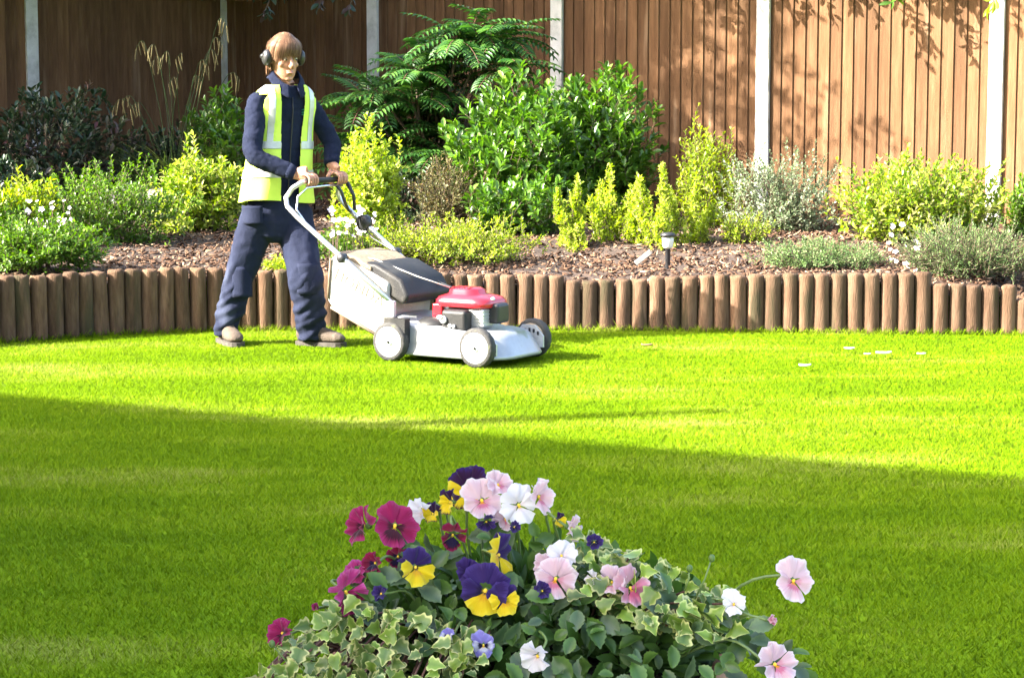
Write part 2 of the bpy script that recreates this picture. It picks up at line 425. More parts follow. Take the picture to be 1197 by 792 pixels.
# ------------------------------------------------------------------ leaves in numbers
def unit(a): return a / np.maximum(np.linalg.norm(a, axis=-1, keepdims=True), 1e-9)
def leaf_template(kind):
    if kind == 'fine':   # 2 triangles
        V = np.array([(0, 0, 0), (.5, .5, .0), (0, 1, -.05), (-.5, .5, .0)]); F = np.array([(0, 1, 2), (0, 2, 3)])
    elif kind == 'oval':
        V = np.array([(0, 0, 0), (.36, .28, .09), (.5, .58, .10), (.3, .85, .02), (0, 1, -.10), (-.3, .85, .02), (-.5, .58, .10), (-.36, .28, .09), (0, .3, 0), (0, .6, 0), (0, .85, -.04)])
        F = np.array([(0, 1, 8), (1, 2, 9), (1, 9, 8), (2, 3, 10), (2, 10, 9), (3, 4, 10), (0, 8, 7), (7, 8, 9), (7, 9, 6), (6, 9, 10), (6, 10, 5), (5, 10, 4)])
    else:                # 'lance'
        V = np.array([(0, 0, 0), (.42, .32, .10), (.40, .66, .07), (0, 1, -.12), (-.40, .66, .07), (-.42, .32, .10), (0, .34, 0), (0, .68, -.02)])
        F = np.array([(0, 1, 6), (1, 2, 7), (1, 7, 6), (2, 3, 7), (0, 6, 5), (5, 6, 7), (5, 7, 4), (4, 7, 3)])
    return V, F
def leaves_mesh(name, P, A, N, L, W, kind, mat, rnd=None):
    """P base points, A axes, N rough normals, L lengths, W widths"""
    T, F = leaf_template(kind); n = len(P)
    A = unit(A); B = unit(np.cross(A, N)); C = np.cross(B, A)
    V = (P[:, None] + B[:, None] * (T[None, :, 0:1] * W[:, None, None]) + A[:, None] * (T[None, :, 1:2] * L[:, None, None]) + C[:, None] * (T[None, :, 2:3] * L[:, None, None]))
    k = len(T); FF = (np.arange(n) * k)[:, None, None] + F[None]
    return np_mesh(name, V.reshape(-1, 3), FF.reshape(-1, 3), {'rnd': (rnd if rnd is not None else RNG.random(n)).repeat(k)}, mat)
def sticks_mesh(name, A, B, r0, r1, mat):
    """thin three-sided twigs from A to B"""
    n = len(A); D = unit(B - A); U = unit(np.cross(D, np.array([.31, .2, .93]))); W = np.cross(D, U); V = []
    for P, r in ((A, r0), (B, r1)):
        for k in range(3):
            V.append(P + (U * math.cos(2.094 * k) + W * math.sin(2.094 * k)) * (np.ones(n) * r)[:, None])
    V = np.stack(V, 1).reshape(-1, 3); i = np.arange(n)[:, None] * 6
    F = np.concatenate([i + np.array([q]) for q in ((0, 1, 4, 3), (1, 2, 5, 4), (2, 0, 3, 5))])
    return np_mesh(name, V, F, None, mat)
M['stem'] = surf('woody_stem', [(.06, .04, .025), (.12, .085, .055)], 30, .9, .4, 80)
M['redstem'] = surf('reddish_stem', [(.09, .035, .025), (.16, .08, .05)], 30, .8)

def shrub_parts(root, base, w, d, h, twigs, lpt, leaf, mat, kind='oval', up=.45, tlen=.16, low=-.85, spread=.9, fill=.5, lump=.4, seed=1, stems=9, stem_mat=None, shape='dome', tuft=0, vary=.35, lean=(0, 0)):
    rng = np.random.default_rng(seed); base = np.array(base, float)
    D = rng.normal(size=(twigs * 3, 3)); D = unit(D); D = D[D[:, 2] > low][:twigs]; n = len(D)
    lum = np.array([1 + lump * (noise.noise(Vector(tuple(v * 2.1 + seed))) + .6 * noise.noise(Vector(tuple(v * 4.7 + seed)))) for v in D])
    r = (fill + (1 - fill) * rng.random(n) ** .6) * lum * np.where(rng.random(n) > .9, 1.0 + .28 * rng.random(n), 1)
    if shape == 'column':
        t = rng.random(n) ** .85; a = rng.random(n) * 2 * pi
        rr = np.sqrt(rng.random(n)) * np.clip(1.1 - t, .10, 1) ** .8 * .62
        sub = rng.integers(0, 4, n); so = rng.normal(0, .27, (4, 2)); so[0] = 0; sh = np.array([1, .82, .62, .5]) * (.9 + .2 * rng.random(4)); sh[0] = 1; bend = rng.normal(0, .10, (4, 2))
        E = np.stack([(np.cos(a) * rr / 2 + so[sub, 0] * (.4 + .6 * t)) * w + bend[sub, 0] * t * h, (np.sin(a) * rr / 2 + so[sub, 1]) * d + bend[sub, 1] * t * h, t * h * sh[sub]], 1); D = unit(np.stack([np.cos(a) * .5, np.sin(a) * .5, np.ones(n) * .6], 1))
    else:
        c = np.array([0, 0, h * .42]); E = c + D * np.array([w / 2, d / 2, h * .58]) * r[:, None]
        E[:, 2] = np.where(E[:, 2] < h * .03, h * .03 + rng.random(n) * h * .1, E[:, 2])
    E[:, 0] += lean[0] * E[:, 2]; E[:, 1] += lean[1] * E[:, 2]
    T = unit(D * (1 - up) + np.array([0, 0, 1]) * up + rng.normal(0, .22, (n, 3)))
    tl = tlen * (.6 + .8 * rng.random(n)); St = E - T * tl[:, None]
    # leaves along each twig
    m = lpt; i = np.repeat(np.arange(n), m); k = np.tile(np.arange(m), n)
    t = (k + .6 * rng.random(n * m)) / m; t = t ** (1 / (1 + tuft))
    P = St[i] + T[i] * (tl[i] * t)[:, None]
    ph = k * 2.399 + np.repeat(rng.random(n) * 6.28, m)
    U = unit(np.cross(T, np.array([.3, .9, .2]))); W_ = np.cross(T, U)
    R = U[i] * np.cos(ph)[:, None] + W_[i] * np.sin(ph)[:, None]
    sp = spread * (1.1 - .5 * t)
    A = unit(T[i] * np.cos(sp)[:, None] + R * np.sin(sp)[:, None] + rng.normal(0, .12, (n * m, 3)))
    Nn = unit(np.array([0, 0, 1]) * .9 + T[i] * .5 + rng.normal(0, .35, (n * m, 3)))
    L = leaf[0] * (1 - vary + 2 * vary * rng.random(n * m)) * (1 - .25 * t); Wd = leaf[1] / leaf[0] * L
    tw = np.repeat(rng.random(n), m); rnd = np.clip(.55 * tw + .45 * rng.random(n * m), 0, 1)
    me = leaves_mesh('foliage', P + base, A, Nn, L, Wd, kind, mat, rnd)
    tag(link('foliage', me, root), kind='stuff')
    tag(link('twigs', sticks_mesh('twigs', St + base, E + base, .0028, .0014, stem_mat or M['stem']), root), kind='stuff')
    mb = MB()
    for s_ in range(stems):
        e = St[rng.integers(n)]; b0 = Vector((rng.normal(0, w * .05), rng.normal(0, d * .05), -.03)); e = Vector(e)
        mid = b0.lerp(e, .5) + Vector((rng.normal(0, w * .05), rng.normal(0, d * .05), h * .05)); bb = Vector(base)
        mb.tube([bb + b0, bb + b0.lerp(mid, .5), bb + mid, bb + mid.lerp(e, .5), bb + e], [.012, .010, .008, .006, .003], 6)
    if stems: mb.build('stem', stem_mat or M['stem'], root, True)
    return E, T
def shrub(name, label, px, Y, pw, top, depth, cat='shrub', group=None, base_z=None, **kw):
    g = at_y(px, 250, Y); z = bed_z(g.x, Y) if base_z is None else base_z
    w = pw / FPX * Y; h = at_y(px, top, Y).z - z
    root = thing(name, label, cat, (g.x, Y, z), group)
    shrub_parts(root, (g.x, Y, z), w, depth, h, **kw)
    return root, Vector((g.x, Y, z)), w, h
M['l_dark'] = leafmat('dark_evergreen_leaf', [(.012, .03, .012), (.02, .045, .018), (.045, .06, .03), (.10, .035, .045)], .4, .15)
M['l_green'] = leafmat('mid_green_leaf', [(.035, .085, .008), (.07, .15, .014), (.11, .21, .02), (.16, .26, .03)], .4, .4)
M['l_laurel'] = leafmat('glossy_laurel_leaf', [(.025, .07, .010), (.055, .13, .016), (.095, .20, .02), (.15, .26, .03)], .3, .35, spec=.6)
M['l_mahonia'] = leafmat('pinnate_leaf', [(.02, .07, .014), (.04, .115, .02), (.08, .18, .025)], .4, .35)
M['l_gold'] = leafmat('golden_leaf', [(.17, .26, .015), (.28, .38, .025), (.38, .46, .06), (.46, .52, .14)], .45, .42)
M['l_lime'] = leafmat('lime_leaf', [(.11, .20, .010), (.19, .28, .014), (.28, .35, .02), (.36, .40, .06)], .45, .42)
M['l_varieg'] = leafmat('variegated_leaf', [(.05, .12, .010), (.12, .22, .014), (.24, .33, .025), (.37, .42, .07), (.50, .50, .2)], .42, .4)
M['l_silver'] = leafmat('silver_leaf', [(.08, .14, .05), (.15, .21, .10), (.24, .30, .18), (.36, .40, .30)], .5, .3)
M['l_conifer'] = leafmat('conifer_spray', [(.06, .13, .03), (.10, .18, .05), (.16, .25, .08), (.25, .33, .15)], .55, .3)
M['l_olive'] = leafmat('olive_leaf', [(.05, .06, .02), (.09, .10, .03), (.14, .12, .04), (.13, .07, .04)], .5, .25)
M['petal_white'] = surf('white_blossom', [(.66, .55, .55), (.76, .70, .68)], 20, .6)

# ------------------------------------------------------------------ trees: two beyond the left fence that shade the corner, two overhanging the long fence
M['treebark'] = surf('tree_bark', [(.05, .04, .03), (.1, .08, .06), (.15, .125, .1)], 8, .95, .9, 30, stretch=(3, 3, .6))
def tree(label, x, y, crown_z, w, d, h, twigs, lpt, leaf, mat, seed, kind='oval', r=.16, hang=None):
    rng = random.Random(seed); root = thing('garden_tree', label, 'tree', (x, y, 0))
    mb = MB(); top = Vector((x + .1, y, crown_z + h * .55))
    mb.tube([(x, y, -.1), (x, y, .25), (x + .05, y, crown_z * .5), (x + .02, y, crown_z), top], [r * 1.4, r, r * .85, r * .7, r * .2], 12); mb.build('trunk', M['treebark'], root, True)
    for k in range(9):
        a = 2 * pi * k / 9 + rng.random(); b0 = Vector((x, y, crown_z + .25 + h * .35 * rng.random())); e = Vector((x + math.cos(a) * w * .36, y + math.sin(a) * d * .36, b0.z + h * rng.uniform(.05, .4)))
        MB().tube([b0, b0.lerp(e, .5) + Vector((0, 0, .12)), e], [r * .4, r * .27, r * .08], 7).build('limb', M['treebark'], root, True)
    cr = shrub_parts(root, (x, y, crown_z), w, d, h, twigs, lpt, leaf, mat, kind, up=.15, tlen=.35, low=-1, fill=.25, lump=.4, seed=seed, stems=0, spread=1.0)
    return root
tree('tall dense tree beyond the left fence shading the fence corner', -10.2, 17.8, 2.6, 6.8, 6.4, 8.6, 6500, 7, (.20, .11), M['l_green'], 61, kind='fine')
tree('second tall tree beyond the left fence, further from the corner', -14.6, 17.1, 4.2, 6.6, 6.2, 9.6, 4200, 7, (.20, .11), M['l_green'], 62, kind='fine')
tree('tree rising behind the shaded left fence above the sedge', -4.4, 20.4, 2.55, 7.4, 8.2, 4.6, 8500, 8, (.12, .06), M['l_green'], 65, r=.14, kind='fine')
tree('tree leaning over the sunlit fence panel at the top right', 3.35, 17.55, 2.12, 4.6, 3.2, 1.7, 1000, 9, (.10, .042), M['l_laurel'], 63, r=.09)
tree('tree behind the middle of the long fence, its leaves over the fence top', 1.75, 18.75, 2.3, 4.2, 3.0, 1.8, 800, 9, (.10, .042), M['l_laurel'], 66, r=.09)
tree('tree overhanging the fence above the gardener', -1.75, 20.8, 2.1, 3.0, 3.0, 2.0, 900, 9, (.10, .042), M['l_dark'], 64, r=.09)
def spray(label, px, py, Y, seed, mat):
    rng = np.random.default_rng(seed); tip = at_y(px, py, Y); a = Vector((tip.x + .25, Y + .35, tip.z + .55)); root = thing('hanging_spray', label, 'branch', tuple(a), 'leafy sprays hanging over the fence')
    path = [a, a.lerp(tip, .5) + Vector((0, 0, .08)), tip]; pts = crom([tuple(p) for p in path], 6)
    MB().tube([Vector(tuple(p)) for p in pts], .004, 5).build('twig', M['stem'], root)
    n = 30; i = rng.integers(4, len(pts), n); P = np.array(pts)[i] + rng.normal(0, .01, (n, 3)); A = rng.normal(0, .6, (n, 3)) + np.array([-.2, -.2, -.7])
    tag(link('foliage', leaves_mesh('foliage', P, A, rng.normal(size=(n, 3)), .07 + .04 * rng.random(n), .03 + .015 * rng.random(n), 'oval', mat), root), kind='stuff')
spray('leafy spray hanging beside the rightmost concrete post', 1160, 7, 16.1, 1, M['l_lime'])
spray('leafy spray at the top edge of the sunlit fence panel', 1045, 3, 16.5, 2, M['l_green'])
spray('dark leafy spray at the photo top above the gardener', 372, 11, 18.9, 3, M['l_dark'])
spray('dark leafy spray at the photo top between gardener and left corner', 310, 13, 19.0, 4, M['l_dark'])
spray('dark leafy spray at the photo top nearest the second concrete post', 408, 9, 18.9, 5, M['l_dark'])

# left of the person
shrub('evergreen_shrub', 'dark purplish evergreen shrub in the shade below the left fence post', 55, 17.6, 215, 108, 1.3, twigs=630, lpt=8, leaf=(.085, .034), mat=M['l_dark'], up=.35, tlen=.2, tuft=1.2, seed=11)
shrub('evergreen_shrub', 'small dark green evergreen at the left photo edge above white blossoms', 2, 15.6, 95, 180, .8, twigs=300, lpt=8, leaf=(.08, .03), mat=M['l_dark'], up=.35, tlen=.2, seed=12, tuft=1)
shrub('leafy_shrub', 'bright green spreading shrub on the mulch in front of the rockery stones', 122, 15.2, 185, 188, .95, twigs=645, lpt=12, leaf=(.034, .017), mat=M['l_green'], up=.5, tlen=.15, seed=13, fill=.35, lump=.45, stems=14)
shrub('variegated_shrub', 'yellow-green shrub just behind the gardener at his right side', 232, 16.0, 118, 172, .8, twigs=495, lpt=9, leaf=(.055, .024), mat=M['l_varieg'], up=.4, tlen=.15, seed=14, fill=.4, lump=.42)
shrub('laurel_shrub', 'green laurel bush in front of the shaded fence beside the gardener', 258, 17.6, 80, 104, .8, twigs=285, lpt=8, leaf=(.085, .034), mat=M['l_laurel'], up=.5, tlen=.2, seed=15, tuft=1)
shrub('ground_cover', 'low green ground cover spilling to the log edge at lower left', 42, 13.3, 175, 250, .8, cat='ground cover', twigs=780, lpt=10, leaf=(.034, .017), mat=M['l_green'], up=.3, tlen=.10, seed=16, fill=.3, low=-.6, lump=.45)
shrub('pale_shrub', 'yellowish shrub between the dark evergreen and the bright green shrub', 28, 14.7, 90, 205, .6, twigs=345, lpt=9, leaf=(.05, .02), mat=M['l_lime'], up=.45, tlen=.14, seed=17)
shrub('evergreen_shrub', 'low dark evergreen under the sedge behind the rockery stones', 195, 17.9, 130, 150, .8, twigs=330, lpt=8, leaf=(.075, .03), mat=M['l_dark'], up=.35, tlen=.18, tuft=1, seed=18)
shrub('leafy_shrub', 'low green leafy shrub at the left photo edge above the logs', -15, 14.4, 110, 225, .7, twigs=330, lpt=10, leaf=(.045, .02), mat=M['l_green'], up=.35, tlen=.14, seed=19)
# middle
shrub('laurel_shrub', 'young laurel growing low in front of the large glossy laurel', 606, 15.7, 120, 205, .6, twigs=230, lpt=8, leaf=(.075, .032), mat=M['l_laurel'], up=.4, tlen=.17, seed=28, tuft=1)
shrub('evergreen_shrub', 'dark shrub in the shade between the golden shrub and the fern-leaved shrub', 480, 16.9, 120, 190, .6, twigs=330, lpt=9, leaf=(.05, .02), mat=M['l_dark'], up=.4, tlen=.15, seed=29)
shrub('ground_cover', 'small green tuft on the mulch below the fourth concrete post', 872, 14.9, 70, 246, .4, cat='ground cover', twigs=130, lpt=10, leaf=(.026, .012), mat=M['l_lime'], up=.4, tlen=.1, seed=37)
shrub('golden_shrub', 'rounded golden yellow shrub behind the mower handle', 432, 15.2, 92, 150, .7, twigs=495, lpt=11, leaf=(.045, .024), mat=M['l_gold'], up=.45, tlen=.14, seed=21, fill=.45, lump=.42)
shrub('olive_shrub', 'small dull olive shrub between the golden shrub and the laurel', 530, 16.3, 105, 176, .7, twigs=450, lpt=11, leaf=(.032, .013), mat=M['l_olive'], up=.55, tlen=.15, seed=22, fill=.3)
shrub('laurel_shrub', 'large glossy laurel bush in the middle of the bed', 612, 16.6, 170, 92, 1.1, twigs=645, lpt=9, leaf=(.095, .040), mat=M['l_laurel'], up=.5, tlen=.24, seed=23, tuft=1.2, fill=.5, lump=.42)
shrub('laurel_shrub', 'big rounded glossy laurel bush against the fence beside the golden spires', 700, 16.9, 135, 84, 1.1, twigs=600, lpt=9, leaf=(.095, .040), mat=M['l_laurel'], up=.5, tlen=.24, seed=24, tuft=1.2, fill=.5, lump=.42)
shrub('ground_cover', 'low bright green ground cover on the mulch behind the mower', 525, 14.1, 225, 252, .9, cat='ground cover', twigs=780, lpt=10, leaf=(.026, .012), mat=M['l_lime'], up=.35, tlen=.11, seed=25, fill=.25, low=-.6, lump=.5)
shrub('ground_cover', 'low green plant with white blossoms under the mower handle', 412, 14.2, 95, 258, .6, cat='ground cover', twigs=345, lpt=9, leaf=(.034, .017), mat=M['l_green'], up=.35, tlen=.11, seed=26, fill=.3, low=-.6, lump=.42)
shrub('ground_cover', 'small green clump against the logs between the gardener\'s legs', 335, 13.6, 60, 300, .35, cat='ground cover', twigs=165, lpt=9, leaf=(.03, .014), mat=M['l_lime'], up=.35, tlen=.09, seed=27, fill=.3, low=-.6)
for i, (px, Y, pw, top, lab) in enumerate([
        (668, 14.9, 36, 205, 'golden leaf spire nearest the laurel, leftmost of the row'),
        (712, 15.1, 40, 192, 'golden leaf spire, second from the laurel bush'),
        (748, 15.0, 30, 203, 'short golden leaf spire, third from the laurel bush'),
        (776, 14.8, 42, 188, 'pale golden leaf spire directly behind the solar lamp'),
        (806, 14.9, 32, 205, 'golden leaf spire just beyond the solar lamp, rightmost of the row')]):
    shrub('golden_spire', lab, px, Y, pw * 1.35, top, .3, group='golden spires', twigs=170, lpt=14, leaf=(.030, .017), mat=M['l_gold'], shape='column', up=.62, tlen=.12, vary=.55, seed=30 + i, stems=6)
shrub('privet_shrub', 'upright yellow-green privet in front of the fence behind the golden spires', 828, 16.4, 92, 140, .6, twigs=315, lpt=13, leaf=(.042, .018), mat=M['l_lime'], up=.7, tlen=.26, seed=36, fill=.3, lump=.4)
# right
r_, b_, w_, h_ = shrub('silver_shrub', 'airy silver-green shrub in front of the white concrete post', 915, 15.9, 150, 172, .8, twigs=570, lpt=11, leaf=(.028, .015), mat=M['l_silver'], up=.5, tlen=.16, seed=41, fill=.25, lump=.4)
shrub('variegated_shrub', 'wide golden variegated shrub in front of the sunlit fence panel', 1078, 15.0, 205, 178, .9, twigs=960, lpt=11, leaf=(.045, .022), mat=M['l_varieg'], up=.5, tlen=.2, seed=42, fill=.3, lump=.4, stems=14)
shrub('conifer', 'spreading grey-green conifer behind the lowest logs', 1138, 13.5, 195, 250, .7, cat='conifer', twigs=930, lpt=16, leaf=(.022, .006), mat=M['l_conifer'], kind='fine', up=.35, tlen=.15, seed=43, fill=.3, lump=.45, spread=.7)
shrub('ground_cover', 'low green ground cover behind the log edging right of the solar lamp', 962, 13.75, 160, 276, .7, cat='ground cover', twigs=630, lpt=11, leaf=(.022, .009), mat=M['l_conifer'], kind='oval', up=.35, tlen=.10, seed=44, fill=.25, low=-.6, lump=.4)
shrub('leafy_shrub', 'green shrub at the right photo edge against the last fence post', 1200, 15.4, 60, 205, .5, twigs=180, lpt=9, leaf=(.05, .022), mat=M['l_green'], up=.5, tlen=.18, seed=45)

# white blossoms, on the plants that carry them
def blossoms(name, label, px0, px1, py0, py1, Y, n, size, seed):
    rng = random.Random(seed); c = at_y((px0 + px1) / 2, py1, Y); root = thing(name, label, 'flowers', (c.x, c.y, bed_z(c.x, c.y)))
    mb = MB()
    for k in range(5):
        a = 2 * pi * k / 5
        R = Matrix.Rotation(a, 3, 'Z'); pts = [R @ Vector(p) for p in ((0, 0, 0), (.35, .3, .12), (.3, .8, .2), (0, 1, .12), (-.3, .8, .2), (-.35, .3, .12))]
        mb.add(pts, [(0, 1, 2, 3), (0, 3, 4, 5)])
    me = mb.mesh('blossom', True); me.materials.append(M['petal_white'])
    st = MB()
    for k in range(n):
        p = at_y(rng.uniform(px0, px1), rng.uniform(py0, py1), Y + rng.uniform(-.2, .1))
        o = bpy.data.objects.new('blossom', me); COL.objects.link(o); o.location = p
        o.rotation_euler = (rng.uniform(.3, 1.3), rng.uniform(-.5, .5), rng.uniform(-.6, .6)); s_ = size * rng.uniform(.6, 1.2); o.scale = (s_, s_, s_); par(o, root)
        g = Vector((p.x + rng.uniform(-.05, .05), p.y + .05, bed_z(p.x, p.y)))
        st.tube([g, g.lerp(p, .6) + Vector((0, .01, .02)), p], [.003, .002, .0015], 4)
    st.build('stem', M['stem'], root)
blossoms('white_azalea', 'pale white blossoms low beside the bright green shrub', 30, 84, 234, 285, 14.4, 50, .020, 1)
blossoms('white_azalea', 'white blossoms showing under the mower handle', 384, 440, 240, 276, 13.95, 42, .019, 2)
blossoms('white_azalea', 'few white blossoms at the foot of the golden variegated shrub', 1030, 1075, 262, 316, 13.6, 18, .02, 3)

# pinnate evergreen: arching rachis with paired leaflets
def pinnate_shrub():
    Y = 17.7; g = at_y(505, 250, Y); z = bed_z(g.x, Y)
    root = thing('pinnate_shrub', 'tall fern-leaved evergreen shrub against the fence behind the golden shrub', 'shrub', (g.x, Y, z))
    P, A, N, L, W, RA, RB = [], [], [], [], [], [], []
    rng = random.Random(5); mb = MB()
    heads = []
    while len(heads) < 52:
        hx, hy = rng.uniform(425, 605), rng.uniform(24, 225)
        if hy > np.interp(hx, [405, 450, 500, 540, 580, 612], [150, 92, 54, 26, 28, 72]): heads.append((hx, hy))
    for hx, hy in heads:
        hp = at_y(hx, hy, Y + rng.uniform(-.5, .4))
        b0 = Vector((g.x + rng.uniform(-.15, .15), Y + rng.uniform(-.15, .15), z - .03))
        mb.tube([b0, b0.lerp(hp, .5) + Vector((0, 0, .12)), hp], [.017, .013, .009], 7)
        for k in range(12):
            a = 2 * pi * k / 12 + rng.uniform(-.3, .3); el = rng.uniform(.05, .95); ln = rng.uniform(.30, .52)
            d = Vector((math.cos(a) * math.cos(el), math.sin(a) * math.cos(el), math.sin(el)))
            q = hp.copy(); prev = q.copy(); m = 11; side = d.cross(Vector((0, 0, 1))).normalized()
            for j in range(m):
                d = (d + Vector((0, 0, -.085))).normalized(); prev = q.copy(); q = q + d * ln / m
                RA.append(prev); RB.append(q.copy())
                if j < 1: continue
                s_ = math.sin(pi * (j + 1.5) / (m + 2.5))
                up = side.cross(d)
                for sd_ in (-1, 1):
                    P.append(q); A.append((side * sd_ * .9 + d * .5 - Vector((0, 0, .12))).normalized()); N.append(up)
                    ll = .11 * (.45 + .6 * s_); L.append(ll); W.append(ll * .26)
            P.append(q); A.append(d); N.append(side.cross(d)); L.append(.07); W.append(.018)
    ar = lambda x: np.array([tuple(v) for v in x])
    tag(link('foliage', leaves_mesh('foliage', ar(P), ar(A), ar(N), np.array(L), np.array(W), 'lance', M['l_mahonia']), root), kind='stuff')
    tag(link('leaf_stalks', sticks_mesh('leaf_stalks', ar(RA), ar(RB), .0028, .0024, M['redstem']), root), kind='stuff')
    mb.build('stem', M['stem'], root, True)
pinnate_shrub()

# pendulous sedge: arching blades and stalks with hanging catkins
M['sedge'] = leafmat('sedge_blade', [(.035, .06, .015), (.06, .10, .02), (.11, .14, .035)], .5, .3)
M['catkin'] = surf('sedge_catkin', [(.085, .07, .022), (.14, .105, .035)], 60, .8)
def sedge():
    Y = 17.3; g = at_y(205, 250, Y); z = bed_z(g.x, Y); rng = random.Random(9)
    root = thing('pendulous_sedge', 'tall sedge with drooping catkins in front of the shaded fence', 'sedge', (g.x, Y, z))
    V, F, R = [], [], []
    for k in range(260):
        a = rng.uniform(0, 2 * pi); ln = rng.uniform(.5, 1.05); d = Vector((math.cos(a) * .42, math.sin(a) * .42, 1)).normalized(); q = Vector((g.x + rng.uniform(-.1, .1), Y + rng.uniform(-.1, .1), z))
        sd_ = d.cross(Vector((0, 0, 1))).normalized(); m = 9; o = len(V); rr = rng.random()
        for j in range(m + 1):
            w = .007 * (1 - (j / m) ** 2.2) + .0006
            V += [tuple(q - sd_ * w), tuple(q + sd_ * w)]; R += [rr, rr]
            if j < m: F.append((o + 2 * j, o + 2 * j + 1, o + 2 * j + 3, o + 2 * j + 2))
            d = (d + Vector((math.cos(a) * .11, math.sin(a) * .11, -.10 * j / m))).normalized(); q = q + d * ln / m
    tag(link('blades', np_mesh('blades', np.array(V), np.array(F), {'rnd': np.array(R)}, M['sedge']), root), kind='stuff')
    tips = [(257, 22), (246, 58), (236, 70), (213, 62), (196, 60), (180, 52), (167, 48), (205, 90), (185, 66), (150, 112), (160, 120), (228, 88), (252, 44), (141, 116), (272, 85)]
    cm = MB().tube([(0, 0, 0), (0, 0, -.15), (0, 0, -.55), (0, 0, -.92), (0, 0, -1)], [.02, .055, .06, .045, .01], 7).mesh('catkin', True); cm.materials.append(M['catkin'])
    for tx, ty in tips:
        tip = at_y(tx, ty, Y + rng.uniform(-.35, .25)); b0 = Vector((g.x + rng.uniform(-.08, .08), Y, z)); dx = 1 if tip.x > g.x + .1 else -1
        path = [b0, b0.lerp(tip, .35) + Vector((0, 0, .22)), b0.lerp(tip, .8) + Vector((0, 0, .13)), tip, tip + Vector((.05 * dx, 0, -.05))]
        pts = [Vector(tuple(p)) for p in crom([tuple(p) for p in path], 5)]
        MB().tube(pts, [.0035 * (1 - .6 * i / len(pts)) for i in range(len(pts))], 5).build('stalk', M['sedge'], root)
        for c in range(4):
            p = pts[-1 - c * 2]; o = bpy.data.objects.new('catkin', cm); COL.objects.link(o); o.location = p; s_ = rng.uniform(.08, .14)
            o.scale = (s_ * .75, s_ * .75, s_); o.rotation_euler = (rng.uniform(-.2, .2), rng.uniform(-.25, .25), 0); par(o, root)
sedge()

# rockery stones
M['stone'] = surf('grey_stone', [(.12, .115, .11), (.2, .19, .18), (.3, .29, .27)], 5, .9, .9, 14)
def rock(label, px, py, Y, size, seed):
    p = at_y(px, py, Y); z = bed_z(p.x, p.y); mb = MB(); n, m = 14, 9; rings = []
    for i in range(m + 1):
        a = -pi / 2 + pi * (i + .03) / (m + .06); ring = []
        for j in range(n):
            v = Vector((math.cos(a) * math.cos(2 * pi * j / n), math.cos(a) * math.sin(2 * pi * j / n), math.sin(a)))
            v = Vector([math.copysign(abs(c) ** .6, c) for c in v]) * (1 + .22 * noise.noise(v * 1.6 + Vector((seed, 0, 0))) + .08 * noise.noise(v * 5 + Vector((seed, 0, 0))))
            ring.append(Vector((v.x * size[0], v.y * size[1], v.z * size[2])) + Vector((p.x, p.y, z + size[2] * .6)))
        rings.append(ring)
    o = mb.rings(rings).build('rockery_stone', M['stone']); tag(o, label, 'stone', 'rockery stones')
rock('upper grey rockery stone behind the bright green shrub', 150, 190, 17.0, (.20, .16, .17), 1)
rock('grey rockery stone left of the yellow-green shrub behind the gardener', 172, 205, 16.7, (.17, .15, .15), 4)

# solar lamp and slate marker
M['lens'] = surf('frosted_lens', [(.6, .6, .5), (.7, .7, .62)], 20, .25)
M['chrome'] = surf('bright_metal', [(.55, .56, .58), (.65, .66, .68)], 20, .25, metal=1)
def solar_lamp():
    Y = 13.75; p = at_y(780.5, 316, Y); z0 = bed_z(p.x, Y); root = thing('solar_lamp', 'small black solar stake lamp in front of the golden spires', 'lamp', (p.x, Y, z0))
    t = lambda py: at_y(780.5, py, Y).z; T = Matrix.Translation((p.x, Y, 0))
    MB().lathe([(.004, z0 - .08), (.016, z0 - .02), (.016, t(291)), (.02, t(290))], 14, T).build('stake', M['black'], root, True)
    MB().lathe([(.022, t(290.5)), (.032, t(288)), (.036, t(281)), (.036, t(276.5)), (.03, t(276.2))], 20, T).build('lens', M['lens'], root, True)
    MB().lathe([(.03, t(276.6)), (.047, t(276.4)), (.049, t(274.5)), (.044, t(272.5)), (.02, t(271.6)), (.001, t(271.5))], 20, T).build('cap', M['black'], root, True)
solar_lamp()
p = at_y(752, 299, 13.8); mbx = MB().box((p.x, p.y, p.z - .01), (.032, .012, .13), Matrix.Rotation(math.radians(50), 3, 'Y') @ Matrix.Rotation(.3, 3, 'X'))
tag(bevel(mbx.build('slate_marker', M['stone'])), 'tilted grey slate plant marker lying beside the solar lamp', 'plant marker')

